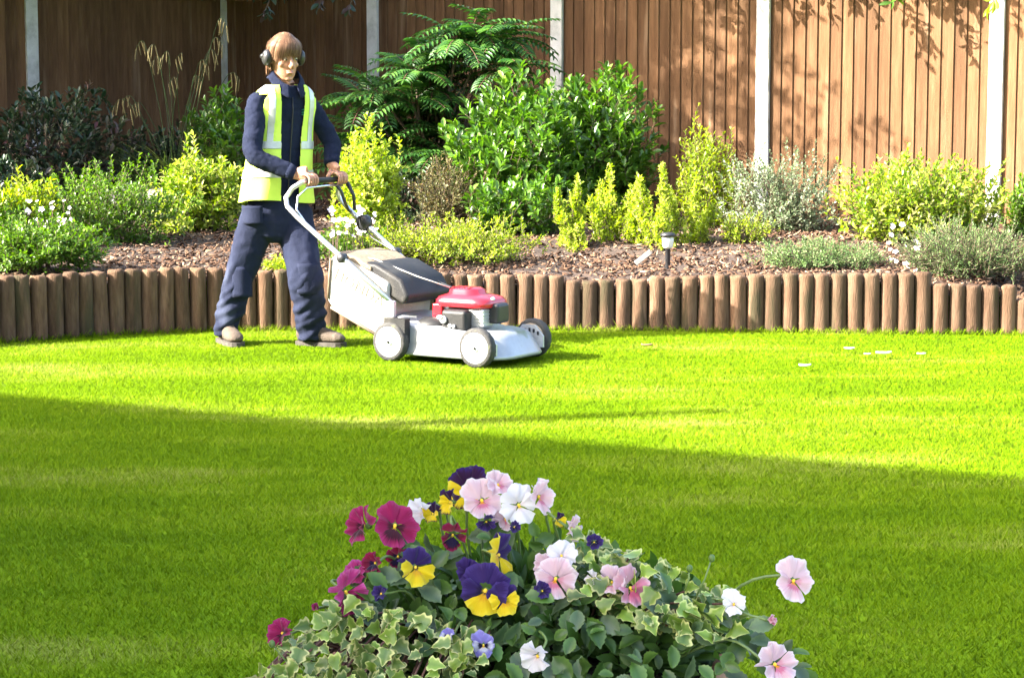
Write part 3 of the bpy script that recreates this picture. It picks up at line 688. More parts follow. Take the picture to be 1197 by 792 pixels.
# fallen petals and leaf on the lawn
def petal_on_lawn(name, label, px, py, size, mat, seed):
    p = at_z(px, py, .024); rng = random.Random(seed); mb = MB(); pts = []
    for i in range(5):
        for j in range(4):
            u, v = i / 4 - .5, j / 3 - .5; wd = math.cos(u * 2.6) * .8
            pts.append((p.x + u * size, p.y + v * size * wd, p.z + size * (.35 * (abs(v) ** 1.5) + .25 * u * u + .05 * rng.random())))
    o = mb.add(pts, [(i * 4 + j, i * 4 + 4 + j, i * 4 + 5 + j, i * 4 + 1 + j) for i in range(4) for j in range(3)]).build(name, mat, None, True)
    m = o.modifiers.new('s', 'SOLIDIFY'); m.thickness = .002
    tag(o, label, 'petal' if 'petal' in name else 'leaf', 'petals fallen on the lawn' if 'petal' in name else None)
M['dry'] = surf('dry_leaf', [(.16, .09, .04), (.28, .17, .08)], 30, .8)
for k, (x, y, s_, lab) in enumerate([(1033, 414, .08, 'largest white petal fallen on the lawn before the logs'), (993, 408, .055, 'white petal on the lawn left of the largest fallen petal'),
                                     (1077, 414, .045, 'small white petal on the lawn right of the largest fallen petal'), (941, 428, .06, 'white petal on the lawn nearest the golden patches, alone'), (1014, 414, .035, 'tiny white petal touching close beside the largest fallen petal')]):
    petal_on_lawn('fallen_petal', lab, x, y, s_, M['petal_white'], k)
petal_on_lawn('fallen_leaf', 'curled brown leaf on the lawn right of the mower', 756, 404, .06, M['dry'], 9)

# ------------------------------------------------------------------ the mower
TH = math.radians(32); MU = Vector((math.cos(TH), -math.sin(TH), 0)); MV = Vector((math.sin(TH), math.cos(TH), 0)); MO = at_z(541, 419)
def mw(u, v, z): return MO + MU * u + MV * v + Vector((0, 0, z))
MR = Matrix((MU, MV, Vector((0, 0, 1)))).transposed()
M['deck'] = surf('silver_deck_paint', [(.27, .285, .30), (.34, .355, .37)], 12, .34, .05, 80, metal=.4, wear=((.15, .17, .10), 6, .60))
M['red'] = surf('red_engine_cover', [(.36, .008, .018), (.44, .014, .024)], 6, .3, coat=.4)
M['dkplastic'] = surf('dark_grey_plastic', [(.010, .010, .0105), (.020, .0195, .019)], 7, .55, .15, 120, spec=.3, wear=((.06, .055, .045), 4, .62))
M['bagcloth'] = surf('collector_bag_cloth', [(.33, .315, .28), (.45, .43, .39)], 5, .9, .3, 120, wear=((.24, .20, .13), 3.5, .56))
M['bagtop'] = surf('dusty_bag_top', [(.13, .095, .06), (.22, .165, .11)], 8, .9, .3, 60)
M['tubemetal'] = surf('handle_tube', [(.55, .55, .56), (.62, .62, .63)], 10, .3, metal=.7)
M['rubber'] = surf('tyre_rubber', [(.018, .018, .018), (.04, .038, .034)], 20, .8, .5, 60, wear=((.09, .10, .04), 9, .6))
M['wheelrim'] = surf('white_wheel_disc', [(.58, .58, .57), (.68, .68, .67)], 10, .45, wear=((.36, .36, .28), 7, .66))
M['alloy'] = surf('cast_aluminium', [(.42, .42, .41), (.55, .55, .54)], 25, .45, .3, 60, metal=.5)
M['letter'] = surf('faded_tan_lettering', [(.17, .14, .10), (.23, .19, .14)], 20, .9)
M['rimtan'] = surf('dirty_inner_rim', [(.28, .22, .14), (.4, .33, .24)], 10, .7)
mower = thing('lawn_mower', 'silver rotary lawn mower with red engine cover and cream grass bag', 'lawn mower', mw(0, 0, 0))

def wheel(u, v, side, inner):
    """axle along v; side -1 = towards the camera"""
    T = Matrix.Translation(mw(u, v, .102)) @ MR.to_4x4() @ Matrix.Rotation(pi / 2 * (-side if side else 1), 4, 'X')
    prof = [(.070, -.024), (.092, -.026), (.101, -.018), (.103, 0), (.101, .018), (.092, .026), (.070, .024)]
    w = MB(); n = 36; rings = []
    for r, z in prof:
        rings.append([T @ Vector(((r + (.002 if (r > .1 and j % 2) else 0)) * math.cos(2 * pi * j / n), (r + (.002 if (r > .1 and j % 2) else 0)) * math.sin(2 * pi * j / n), z)) for j in range(n)])
    w.rings(rings, cap=False); root = w.build('wheel', M['rubber'], mower, True)
    MB().lathe([(.001, -.02), (.084, -.022), (.084, .020), (.079, .026), (.070, .027), (.062, .022), (.02, .020), (.018, .026), (.010, .027), (.001, .027)], 32, T).build('rim', M['rimtan'] if inner else M['wheelrim'], root, True)
    MB().lathe([(.008, .0265), (.008, .032), (.005, .034), (.001, .034)], 10, T).build('axle_bolt', M['dkplastic'], root, True)
wheel(-.27, -.275, -1, False); wheel(.27, -.275, -1, False); wheel(-.27, .275, 1, False); wheel(.27, .275, -1, True)
# deck: rings from skirt to crown, rounded plan
def plan(u0, u1, hv, z, rr, n=10):
    out = []
    for cu, cv, a0 in ((u1 - rr, hv - rr, 0), (u0 + rr, hv - rr, 90), (u0 + rr, -hv + rr, 180), (u1 - rr, -hv + rr, 270)):
        for k in range(n):
            a = math.radians(a0 + 90 * k / (n - 1)); out.append((cu + rr * math.cos(a), cv + rr * math.sin(a), z))
    return out
def deckz(u, z): return z + max(0, (-.02 - u)) * .22 * (z > .12)
rings = []
for u0, u1, hv, z, rr in ((-.35, .395, .255, .035, .15), (-.352, .40, .258, .045, .15), (-.35, .395, .25, .06, .15), (-.34, .37, .24, .10, .15), (-.335, .35, .235, .135, .15), (-.33, .325, .222, .158, .14), (-.32, .28, .19, .170, .13), (-.30, .2, .12, .174, .1)):
    rings.append([mw(u, v, deckz(u, zz)) for u, v, zz in plan(u0, u1, hv, z, rr)])
dk = MB().rings(rings).build('deck', M['deck'], mower, True)
# front wheel brackets and height quadrant
for v in (-.232, .232):
    mb = MB(); pts = []
    for sgn in (-.006, .006):
        for u, z in ((.19, .06), (.36, .06), (.36, .12), (.31, .175), (.23, .175), (.19, .13)): pts.append(mw(u, v + sgn, z))
    mb.add(pts, [(0, 1, 2, 3, 4, 5), (11, 10, 9, 8, 7, 6)] + [(i, i + 6, (i + 1) % 6 + 6, (i + 1) % 6) for i in range(6)]); mb.build('wheel_bracket', M['alloy'], mower)
    for k in range(5): MB().box(mw(.225 + .026 * k, v + (-.008 if v > 0 else .008), .15 - .004 * (k - 2) ** 2), (.010, .006, .02), MR).build('height_notch', M['black'], mower)
mb = MB(); 
for sv in (-1, 1): mb.tube([mw(-.27, -.28 * sv, .10), mw(-.27, -.2 * sv, .10)], .012, 8); mb.tube([mw(.27, -.28 * sv, .10), mw(.27, -.2 * sv, .10)], .012, 8)
mb.build('axle', M['alloy'], mower, True)
# rear wheel guard
MB().box(mw(-.24, -.262, .16), (.13, .05, .13), MR).build('wheel_guard', M['dkplastic'], mower)
# black sweep on the deck beside the engine
MB().ball(mw(-.10, -.12, .185), (1, 1, 1), 18, 10, MR @ Matrix.Diagonal((.10, .09, .045)).to_3x3()).build('belt_cover', M['dkplastic'], mower, True)
# engine
en = MB().lathe([(.001, 0), (.13, 0), (.13, .02), (.115, .03), (.11, .09), (.10, .10), (.001, .10)], 28, Matrix.Translation(mw(.04, 0, .172)) @ MR.to_4x4()).build('engine_block', M['alloy'], mower, True)
def soft(name, c, size, mat, w=.02, rot=None, taper=1.0, parent=None):
    o = MB().box(c, size, MR @ rot if rot else MR, taper).build(name, mat, parent or mower); return bevel(o, w, 4)
eng_r = [[mw(.05 + u, v, z) for u, v, z in plan(-a, a2, b, zz, r)] for a, a2, b, zz, r in (
    (.155, .165, .132, .285, .07), (.160, .172, .138, .292, .07), (.160, .170, .136, .318, .07), (.150, .150, .125, .335, .07), (.125, .11, .10, .345, .07), (.110, .075, .085, .350, .06), (.105, .07, .08, .372, .06), (.085, .05, .06, .382, .05), (.04, .02, .03, .385, .02))]
MB().rings(eng_r).build('engine_cover', M['red'], mower, True)
soft('cover_skirt', mw(-.075, -.118, .262), (.06, .03, .075), M['red'], .008)
st = MB()
for k in range(4): st.box(mw(-.02 + .032 * k, -.02, .3845 - .0005 * k), (.012, .085, .004), MR)
st.build('cover_louvres', M['red'], mower)
air = soft('air_filter_cover', mw(.06, -.148, .222), (.155, .075, .11), M['dkplastic'], .022)
for du, r in ((-.03, .020), (.012, .011), (.035, .009)):
    T = Matrix.Translation(mw(.035 + du, -.187, .225 - .03 * (du > 0))) @ MR.to_4x4() @ Matrix.Rotation(pi / 2, 4, 'X')
    MB().lathe([(r, -.004), (r, .010), (r * .7, .013), (r * .6, .006), (.001, .006)], 14, T).build('control_knob', M['alloy'], mower, True)
soft('carburettor', mw(-.045, -.125, .215), (.05, .05, .05), M['alloy'], .01)
fuel = soft('cylinder_head', mw(.155, -.06, .235), (.09, .11, .10), M['alloy'], .012)
for k in range(5): MB().box(mw(.155, -.06, .20 + .018 * k), (.098, .118, .005), MR).build('cooling_fin', M['alloy'], fuel)
soft('exhaust_guard', mw(.215, .005, .255), (.08, .12, .105), M['black'], .018)
MB().tube([mw(.20, -.03, .30), mw(.20, -.03, .325), mw(.215, -.03, .335)], [.012, .012, .010], 8).build('spark_plug_cap', M['wheelrim'], mower, True)
# grass box: cloth sides, dusty top, black hood
def hull(name, quads, mat, parent=mower, bw=.012):
    """quads: two closed loops of (u, z) at -v and +v"""
    mb = MB(); (v0, l0), (v1, l1) = quads; n = len(l0)
    mb.add([mw(u, v0, z) for u, z in l0] + [mw(u, v1, z) for u, z in l1], [tuple(range(n)), tuple(range(2 * n - 1, n - 1, -1))] + [((i + 1) % n, i, i + n, (i + 1) % n + n) for i in range(n)])
    o = mb.build(name, mat, parent); bevel(o, bw, 3); return o
bagl = [(-.36, .10), (-.70, .25), (-.735, .29), (-.71, .52), (-.66, .545), (-.33, .40)]
bag = hull('grass_bag', ((-.215, bagl), (.215, bagl)), M['bagcloth'], bw=.02)
hull('bag_top', ((-.20, [(-.70, .535), (-.69, .552), (-.56, .535), (-.45, .48), (-.45, .46)]), (.20, [(-.70, .535), (-.69, .552), (-.56, .535), (-.45, .48), (-.45, .46)])), M['bagtop'], bag, .006)
hd = [(-.25, .285), (-.56, .41), (-.585, .46), (-.53, .505), (-.43, .50), (-.27, .425), (-.215, .33)]
hull('rear_hood', ((-.19, hd), (.225, hd)), M['dkplastic'], bw=.022)
# stiff frame edge round the cloth, and lettering on it
mb = MB(); mb.tube([mw(-.36, -.221, .105), mw(-.70, -.221, .255)], .008, 6); mb.tube([mw(-.72, -.221, .30), mw(-.70, -.221, .52)], .006, 6); mb.build('bag_frame', M['bagtop'], bag, True)
fc = bpy.data.curves.new('lettering', 'FONT'); fc.body = 'HONDA'; fc.size = .085; fc.extrude = .0008; fc.align_x = 'CENTER'; fc.space_character = 1.15
lo = bpy.data.objects.new('lettering', fc); COL.objects.link(lo)
X = (MU * math.cos(-.42) + Vector((0, 0, 1)) * math.sin(-.42)).normalized(); N_ = -MV; Yv = N_.cross(X)
lo.matrix_basis = Matrix.Translation(mw(-.53, -.2175, .345)) @ Matrix((X, Yv, N_)).transposed().to_4x4(); fc.materials.append(M['letter'])
mwx = lo.matrix_basis.copy(); dg_ = bpy.context.evaluated_depsgraph_get(); lme = bpy.data.meshes.new_from_object(lo.evaluated_get(dg_)); bpy.data.objects.remove(lo)
lo = bpy.data.objects.new('lettering', lme); COL.objects.link(lo); lo.matrix_basis = mwx; par(lo, bag)
# handle: near leg, bend, top bar, far leg
HB = [(-.28, -.25, .30), (-.60, -.25, .525), (-.90, -.25, .735), (-.965, -.25, .79), (-.985, -.235, .835), (-.96, -.21, .885), (-.915, -.185, .918), (-.909, -.15, .923), (-.909, .15, .923), (-.915, .185, .918), (-.96, .21, .885), (-.985, .235, .835), (-.965, .25, .79), (-.90, .25, .735), (-.60, .25, .525), (-.28, .25, .30)]
pts = [mw(*p) for p in HB]
MB().tube(pts[:8], .0135, 12).build('handle_tube', M['tubemetal'], mower, True); MB().tube(pts[8:], .0135, 12).build('handle_tube', M['tubemetal'], mower, True)
MB().tube([mw(-.9095, -.16, .9225), mw(-.909, 0, .923), mw(-.9095, .16, .9225)], .0155, 12).build('grip_bar', M['dkplastic'], mower, True)
# inner bail lever, curved dark lever by the far hand, clamps, cables
MB().tube([mw(-.86, -.225, .70), mw(-.93, -.215, .77), mw(-.935, -.195, .84), mw(-.89, -.17, .888), mw(-.885, 0, .893), mw(-.89, .15, .888)], .006, 8).build('bail_lever', M['chrome'], mower, True)
MB().tube([mw(-.905, .10, .90), mw(-.87, .11, .86), mw(-.86, .13, .80), mw(-.88, .19, .75), mw(-.90, .24, .74)], [.010, .009, .009, .008, .008], 8).build('drive_lever', M['black'], mower, True)
MB().tube([mw(-.90, .205, .905), mw(-.865, .22, .83), mw(-.87, .235, .75)], [.012, .010, .010], 8).build('speed_lever', M['black'], mower, True)
for u, v, z, r in ((-.60, -.25, .525, .026), (-.60, .25, .525, .026), (-.815, .25, .68, .045)):
    T = Matrix.Translation(mw(u, v, z)) @ MR.to_4x4() @ Matrix.Rotation(pi / 2, 4, 'X')
    MB().lathe([(r * .6, -.026), (r, -.018), (r, .018), (r * .6, .026), (.002, .028)], 14, T).build('clamp_knob', M['black'], mower, True)
MB().tube([mw(-.70, -.14, .535), mw(-.5, -.10, .515), mw(-.25, -.06, .43), mw(-.06, -.03, .378)], .004, 6).build('starter_cord', M['bagcloth'], mower, True)
MB().tube([mw(-.86, .245, .70), mw(-.74, .22, .60), mw(-.55, .20, .52), mw(-.3, .15, .40), mw(-.05, .1, .34)], .0045, 6).build('control_cable', M['black'], mower, True)
for v in (-.25, .25): soft('handle_mount', mw(-.295, v, .270), (.07, .028, .09), M['alloy'], .008)

# ------------------------------------------------------------------ the gardener
def remesh(mbs, name, voxel, smooth_it=4, fac=.5):
    me = mbs.mesh(name); o = bpy.data.objects.new(name, me); COL.objects.link(o)
    r = o.modifiers.new('r', 'REMESH'); r.mode = 'VOXEL'; r.voxel_size = voxel; r.use_smooth_shade = True
    if smooth_it:
        s_ = o.modifiers.new('s', 'SMOOTH'); s_.factor = fac; s_.iterations = smooth_it
    dg = bpy.context.evaluated_depsgraph_get(); dg.update()
    out = bpy.data.meshes.new_from_object(o.evaluated_get(dg)); bpy.data.objects.remove(o); bpy.data.meshes.remove(me)
    out.name = name; out.polygons.foreach_set('use_smooth', [True] * len(out.polygons)); return out
def displace(me, fn):
    n = len(me.vertices); co = np.empty(n * 3, np.float32); me.vertices.foreach_get('co', co); co = co.reshape(-1, 3)
    no = np.empty(n * 3, np.float32); me.vertex_normals.foreach_get('vector', no); no = no.reshape(-1, 3)
    d = np.array([fn(Vector(tuple(map(float, p)))) for p in co]); co += no * d[:, None]
    me.vertices.foreach_set('co', co.ravel()); me.update()
def skinmat():
    m, nt, b, L = newmat('skin'); b.inputs['Base Color'].default_value = (.52, .29, .20, 1); b.inputs['Roughness'].default_value = .5
    b.inputs['Subsurface Weight'].default_value = .15; b.inputs['Subsurface Radius'].default_value = (.01, .004, .002); b.inputs['Subsurface Scale'].default_value = .5
    nz = nt.nodes.new('ShaderNodeTexNoise'); nz.inputs['Scale'].default_value = 18; r = ramp(nt, [(.3, (.31, .145, .085)), (.7, (.39, .20, .125))]); L.new(nz.outputs[0], r.inputs[0]); L.new(r.outputs[0], b.inputs['Base Color']); return m
M['skin'] = skinmat()
M['navy'] = surf('navy_fleece', [(.006, .009, .022), (.012, .016, .036)], 9, .95, .35, 220, spec=.15)
M['trouser'] = surf('navy_work_trousers', [(.007, .010, .026), (.014, .019, .043)], 6, .9, .3, 160, spec=.2, wear=((.035, .043, .075), 4, .60))
M['hivis'] = surf('hi_vis_yellow', [(.50, .68, .07), (.60, .77, .10)], 9, .7, .2, 120, spec=.3)
M['reflect'] = surf('reflective_tape', [(.42, .43, .44), (.52, .53, .54)], 40, .35, .1, 200, metal=.3)
M['hair'] = leafmat('brown_hair', [(.05, .023, .011), (.12, .062, .032), (.23, .135, .075)], .55, .05, spec=.25)
M['boot'] = surf('suede_boot', [(.05, .036, .026), (.10, .074, .054)], 14, .9, .5, 120, wear=((.15, .12, .095), 6, .6))
M['sole'] = surf('boot_sole', [(.035, .03, .025), (.07, .06, .05)], 20, .9, .3)
M['eyewhite'] = surf('eye', [(.6, .58, .55), (.65, .63, .6)], 5, .3); M['iris'] = surf('iris', [(.03, .02, .015), (.05, .03, .02)], 9, .2)
M['greenmark'] = surf('green_embroidery', [(.01, .16, .09), (.02, .22, .12)], 40, .8)
M['lip'] = surf('lip', [(.36, .14, .11), (.42, .18, .14)], 20, .5)

YP = 12.34
J = lambda px, py, dy=0.0: at_y(px, py, YP + dy)
FA = math.radians(33); PF = Vector((math.sin(FA), -math.cos(FA), 0)); PL = Vector((math.cos(FA), math.sin(FA), 0)); UZ = Vector((0, 0, 1))   # facing, his left
neck = J(334, 99); chest = J(329, 150, .03); waist = J(325, 215, .04); pelvis = J(324, 243, .04)
sh_r, sh_l = J(330, 121) - PL * .155, J(330, 121) + PL * .155
el_r, el_l = J(297, 181, -.22), J(388, 168, .10)
grip_r, grip_l = mw(-.909, -.125, .923), mw(-.909, .145, .923)
wr_r = grip_r + Vector((-.080, .035, .035)); wr_l = grip_l + Vector((-.045, .045, .075))
hip_r, hip_l = pelvis - PL * .095, pelvis + PL * .095
kn_r, kn_l = J(281, 322, .03), J(357, 318, -.08)
an_r, an_l = J(264, 380, .06), J(364, 384, -.04)

# head frame
HF = Vector((.50, -.83, -.22)).normalized(); HR = HF.cross(UZ).normalized(); HU = HR.cross(HF); HC = J(332, 66.5, -.03)
def hp(x, y, z): return HC + HR * x + HF * y + HU * z       # x: his right, y: forward, z: up
HEAD = [(-.118, .018, .066, .018), (-.108, .034, .056, .034), (-.088, .050, .038, .055), (-.06, .060, .021, .072), (-.03, .067, .008, .085), (0, .069, 0, .092), (.03, .073, -.004, .096), (.06, .071, -.006, .094), (.085, .060, -.006, .080), (.105, .038, -.006, .052), (.115, .012, -.006, .016)]
body = MB()
body.rings([[hp(w * math.cos(2 * pi * j / 24), cy + d * math.sin(2 * pi * j / 24), z) for j in range(24)] for z, w, cy, d in HEAD])
limb(body, [hp(0, .084, .022), hp(0, .099, -.005), hp(0, .113, -.026), hp(0, .098, -.040)], [(.009, .008), (.010, .010), (.013, .015), (.010, .013)], 4, 10)
body.ball(hp(0, .090, -.062), (.022, .014, .007), 12, 8, Matrix((HR, HF, HU)).transposed()); body.ball(hp(0, .088, -.074), (.019, .013, .007), 12, 8, Matrix((HR, HF, HU)).transposed())
body.ball(hp(0, .082, -.104), (.022, .016, .014), 12, 8, Matrix((HR, HF, HU)).transposed())
for sx in (-1, 1):
    body.ball(hp(sx * .032, .078, .024), (.024, .012, .008), 10, 6, Matrix((HR, HF, HU)).transposed()); body.ball(hp(sx * .040, .066, -.03), (.020, .014, .016), 10, 6, Matrix((HR, HF, HU)).transposed())
    body.ball(hp(sx * .073, -.008, -.008), (.012, .020, .032), 10, 8, Matrix((HR, HF, HU)).transposed())
limb(body, [hp(0, -.01, -.06), hp(0, -.02, -.12), neck + UZ * -.02], [(.052, .056), (.052, .055), (.06, .06)], 4, 16)
limb(body, [neck - UZ * .01, neck - UZ * .08, chest, waist, pelvis - UZ * .05], [(.06, .06), (.07, .11), (.075, .12), (.08, .12), (.085, .12)], 5, 18, ref=tuple(PF))
for sh, el, wr, g in ((sh_r, el_r, wr_r, grip_r), (sh_l, el_l, wr_l, grip_l)):
    limb(body, [neck - UZ * .07, sh, sh.lerp(el, .5), el, el.lerp(wr, .5), wr], [.05, .048, .044, .036, .036, .027], 5, 14)
for hip, kn, an in ((hip_r, kn_r, an_r), (hip_l, kn_l, an_l)):
    limb(body, [pelvis, hip - UZ * .04, hip.lerp(kn, .5), kn, kn.lerp(an, .35), an], [.09, .08, .07, .052, .052, .036], 5, 14)
# hands closed on the bar: palm over the top rear, four bent fingers round the front, thumb below
BAR = MV; BF = MU
def hand(wr, g, sgn, r0=.0155):
    """sgn: +1 when the little finger points along +BAR"""
    o_ = lambda t, a, r: g + BAR * (t * sgn) + BF * (math.cos(a) * r) + UZ * (math.sin(a) * r)
    kn = o_(0, 1.9, .040)
    limb(body, [wr - (kn - wr) * .25, wr, wr.lerp(kn, .55), kn], [(.026, .026), (.030, .022), (.042, .020), (.042, .016)], 5, 16, ref=tuple(UZ))
    for k, (t, ln) in enumerate(((-.035, .93), (-.012, 1), (.012, .96), (.034, .82))):
        aa = [2.3, 1.75, 1.15, .45, -.3, -1.1 * ln, -1.9 * ln]; rr = [.040, .037, .034, .032, .030, .028, .027]
        body.tube([o_(t, a, r) for a, r in zip(aa, rr)], [.0095, .0095, .0090, .0086, .0084, .0078, .006], 10)
    th = [wr.lerp(kn, .45) + BAR * (-.03 * sgn) - UZ * .012, o_(-.048, 2.7, .040), o_(-.052, 3.5, .034), o_(-.044, 4.2, .030), o_(-.030, 4.7, .028)]
    body.tube(th, [.014, .0135, .012, .0105, .007], 10)
hand(wr_r, grip_r, -1); hand(wr_l, grip_l, 1)
person = link('person', remesh(body, 'person', .0036, 2), None, M['skin'])
tag(person, 'person in navy work clothes and yellow hi-vis vest pushing the mower', 'person')
# eyes and lips
for sx in (-1, 1):
    e = MB().ball(hp(sx * .031, .0815, .006), .0105, 12, 8).build('eye', M['eyewhite'], person, True)
    MB().ball(hp(sx * .031 - .002, .0900, .003), .0058, 10, 6).build('iris', M['iris'], e, True)
MB().tube([hp(-.021, .092, -.068), hp(-.010, .102, -.0665), hp(0, .1045, -.067), hp(.010, .102, -.0665), hp(.021, .092, -.068)], [.0015, .0045, .005, .0045, .0015], 8).build('lips', M['lip'], person, True)
# hair: cap and combed locks
def hair():
    mb = MB(); mb.rings([[hp((w + .011) * math.cos(a), (cy + (d + .011) * math.sin(a)), z) for a in [2 * pi * j / 28 for j in range(28)]] for z, w, cy, d in
        [(.030, .070, -.016, .084), (.055, .072, -.008, .092), (.08, .064, -.006, .083), (.106, .047, -.006, .060), (.126, .024, -.006, .030), (.133, .004, -.006, .006)]])
    rng = random.Random(3); V = [list(p) for p in mb.v]; F = [list(f) for f in mb.f]; V = mb.v; Rr = [.35] * len(V); Q = []
    for k in range(900):
        a = rng.uniform(0, 2 * pi); t0 = rng.uniform(.0, .55)
        front = math.sin(a); zlow = -.01 + .0 * front
        if front > .2: zlow = .036 - .035 * abs(math.cos(a)) - .012 * rng.random() - .02 * (math.cos(a) > .1)
        elif front < -.1: zlow = -.10 - .02 * rng.random()
        else: zlow = -.055 - .02 * rng.random()
        zlow += rng.gauss(0, .007); a1 = a + rng.uniform(-.12, .12) - .22 * (front > .2)
        P = []; m = 8; lk = .010 + .014 * rng.random()
        for j in range(m + 1):
            s_ = t0 + (1 - t0) * j / m; aa = a + (a1 - a) * s_
            z = .130 + (zlow - .130) * max(0, (s_ - .08) / .92) ** 1.5
            rr = math.sin(min(s_ * 1.75, 1) * pi / 2); lift = lk
            wz = np.interp(z, [h[0] for h in HEAD], [h[1] for h in HEAD]) if z > .01 else .070 - .05 * max(0, -.02 - z)
            dz = np.interp(z, [h[0] for h in HEAD], [h[3] for h in HEAD]) if z > .01 else .092 - .12 * max(0, -.02 - z)
            w_, d_ = max(wz, .03) * rr + lift * rr, max(dz, .04) * rr + lift * rr
            P.append(hp(w_ * math.cos(aa), -.006 + d_ * math.sin(aa), z + .006))
        wd = rng.uniform(.0016, .0042); tan = Vector((-math.sin(a), math.cos(a), 0)); tan = HR * tan.x + HF * tan.y; o = len(V); q = rng.random()
        for j, p in enumerate(P):
            w = wd * (1 - .75 * (j / m) ** 2); V += [tuple(p - tan * w), tuple(p + tan * w)]; Rr += [q, q]
        for j in range(m): Q.append((o + 2 * j, o + 2 * j + 1, o + 2 * j + 3, o + 2 * j + 2))
    me = bpy.data.meshes.new('hair'); me.from_pydata(V, [], mb.f + Q); me.update(); me.polygons.foreach_set('use_smooth', [True] * len(me.polygons))
    at_ = me.attributes.new('rnd', 'FLOAT', 'POINT'); at_.data.foreach_set('value', np.array(Rr, np.float32)); me.materials.append(M['hair'])
    link('hair', me, person)
hair()
for sx in (-1, 1):
    MB().tube([hp(sx * .014, .0905, .0225), hp(sx * .030, .0905, .0275), hp(sx * .048, .0765, .0215)], [.002, .0038, .0015], 7).build('eyebrow', M['iris'], person, True)
# ear defenders
ed = MB()
HM = Matrix((HR, HF, HU)).transposed()
ban = [hp(.120 * math.cos(t), -.02 - .115 * math.sin(t) , .0 - .03 * math.sin(t)) for t in [pi * k / 14 for k in range(15)]]
band = MB().tube(ban, [(.011, .004)] * 15, 8, ref=tuple(HU)).build('ear_defenders', M['black'], person, True)
for sx in (-1, 1):
    T = Matrix.Translation(hp(sx * .096, -.004, -.006)) @ HM.to_4x4() @ Matrix.Rotation(pi / 2 * sx, 4, 'Y') @ Matrix.Diagonal((1.25, 1, 1, 1))
    MB().lathe([(.024, -.014), (.034, -.012), (.036, .004), (.034, .015), (.026, .024), (.001, .026)], 20, T).build('ear_cup', M['black'], band, True)
# sweatshirt
sw = MB()
def torso_ring(c, w, d, n=40, p=2.6, lean=0):
    out = []
    for j in range(n):
        a = 2 * pi * j / n; ca, sa = math.cos(a), math.sin(a); k = (abs(ca) ** p + abs(sa) ** p) ** (-1 / p)
        out.append(c + PL * (w * k * ca) + PF * (d * k * sa))
    return out
spine = lambda z: Vector(tuple(np.array([np.interp(z, [pelvis.z - .1, pelvis.z, waist.z, chest.z, neck.z, neck.z + .1], [q[i] for q in (pelvis, pelvis, waist, chest, neck, neck)]) for i in (0, 1)] + [z])))
zt = neck.z
TOR = [(pelvis.z - .02, .160, .113), (pelvis.z + .03, .162, .115), (waist.z + .06, .156, .112), (chest.z - .08, .158, .112), (chest.z + .05, .166, .112), (zt - .14, .172, .108), (zt - .09, .170, .098), (zt - .055, .150, .086), (zt - .028, .115, .078), (zt - .005, .080, .070)]
sw.rings([torso_ring(spine(z), w, d) for z, w, d in TOR])
limb(sw, [sh_r + PL * .05, sh_r, sh_r.lerp(el_r, .5) - PL * .008, el_r, el_r.lerp(wr_r, .5) - UZ * .004, el_r.lerp(wr_r, .86), el_r.lerp(wr_r, .97)], [.050, .057, .056, .052, .049, .043, .036], 6, 20)
limb(sw, [sh_l - PL * .05, sh_l, sh_l.lerp(el_l, .5) + PL * .008, el_l, el_l.lerp(wr_l, .5) - UZ * .004, el_l.lerp(wr_l, .86), el_l.lerp(wr_l, .97)], [.050, .057, .054, .050, .047, .042, .035], 6, 20)
sme = remesh(sw, 'sweatshirt', .007, 5)
displace(sme, lambda p: .0055 * noise.noise(Vector((p.x * 9, p.y * 9, p.z * 26))) + .003 * noise.noise(p * 45))
shirt = link('sweatshirt', sme, person, M['navy'])
# collar: standing band open at the front, two flaps
def band_sheet(name, fn, nu, nv, mat, parent, th=.006, keep=None):
    V = [fn(i / nu, j / nv) for i in range(nu + 1) for j in range(nv + 1)]; F = []
    for i in range(nu):
        for j in range(nv):
            if keep is None or keep((i + .5) / nu, (j + .5) / nv): F.append((i * (nv + 1) + j, (i + 1) * (nv + 1) + j, (i + 1) * (nv + 1) + j + 1, i * (nv + 1) + j + 1))
    mb = MB().add(V, F); o = mb.build(name, mat, parent, True); m = o.modifiers.new('s', 'SOLIDIFY'); m.thickness = th; m.offset = 0; return o
def collar(u, v):
    a = pi / 2 + .32 + (2 * pi - .64) * u; fr = max(0, math.sin(a)) ; r = .074 + .030 * v
    return neck + PL * (math.cos(a) * r * 1.0) + PF * (math.sin(a) * r * (1.0 + .25 * fr)) + UZ * (.046 - .040 * v - .035 * fr * v - .055 * fr + .028 * (1 - fr))
band_sheet('collar', collar, 40, 5, M['navy'], shirt, .008)
MB().tube([spine(z) + PF * (d_ + .004) for z, d_ in ((zt - .07, .094), (zt - .14, .113), (chest.z, .121), (chest.z - .12, .121), (waist.z, .122), (pelvis.z, .121))], .0035, 6).build('zip', M['black'], shirt, True)
g0 = spine(chest.z + .075) + PL * .075 + PF * .114
for k, dz in enumerate((.0, .012, .026)):
    MB().tube([g0 + UZ * dz - PL * .016 - PF * .001, g0 + UZ * (dz + .003) + PF * .001, g0 + UZ * dz + PL * .018 - PF * .004], [.0025, .004, .002], 6).build('emblem_stripe', M['greenmark'], shirt, True)
# cuffs
for el, wr in ((el_r, wr_r), (el_l, wr_l)): MB().tube([el.lerp(wr, .82), el.lerp(wr, .9), el.lerp(wr, 1.0)], [.045, .043, .037], 16).build('cuff', M['navy'], shirt, True)
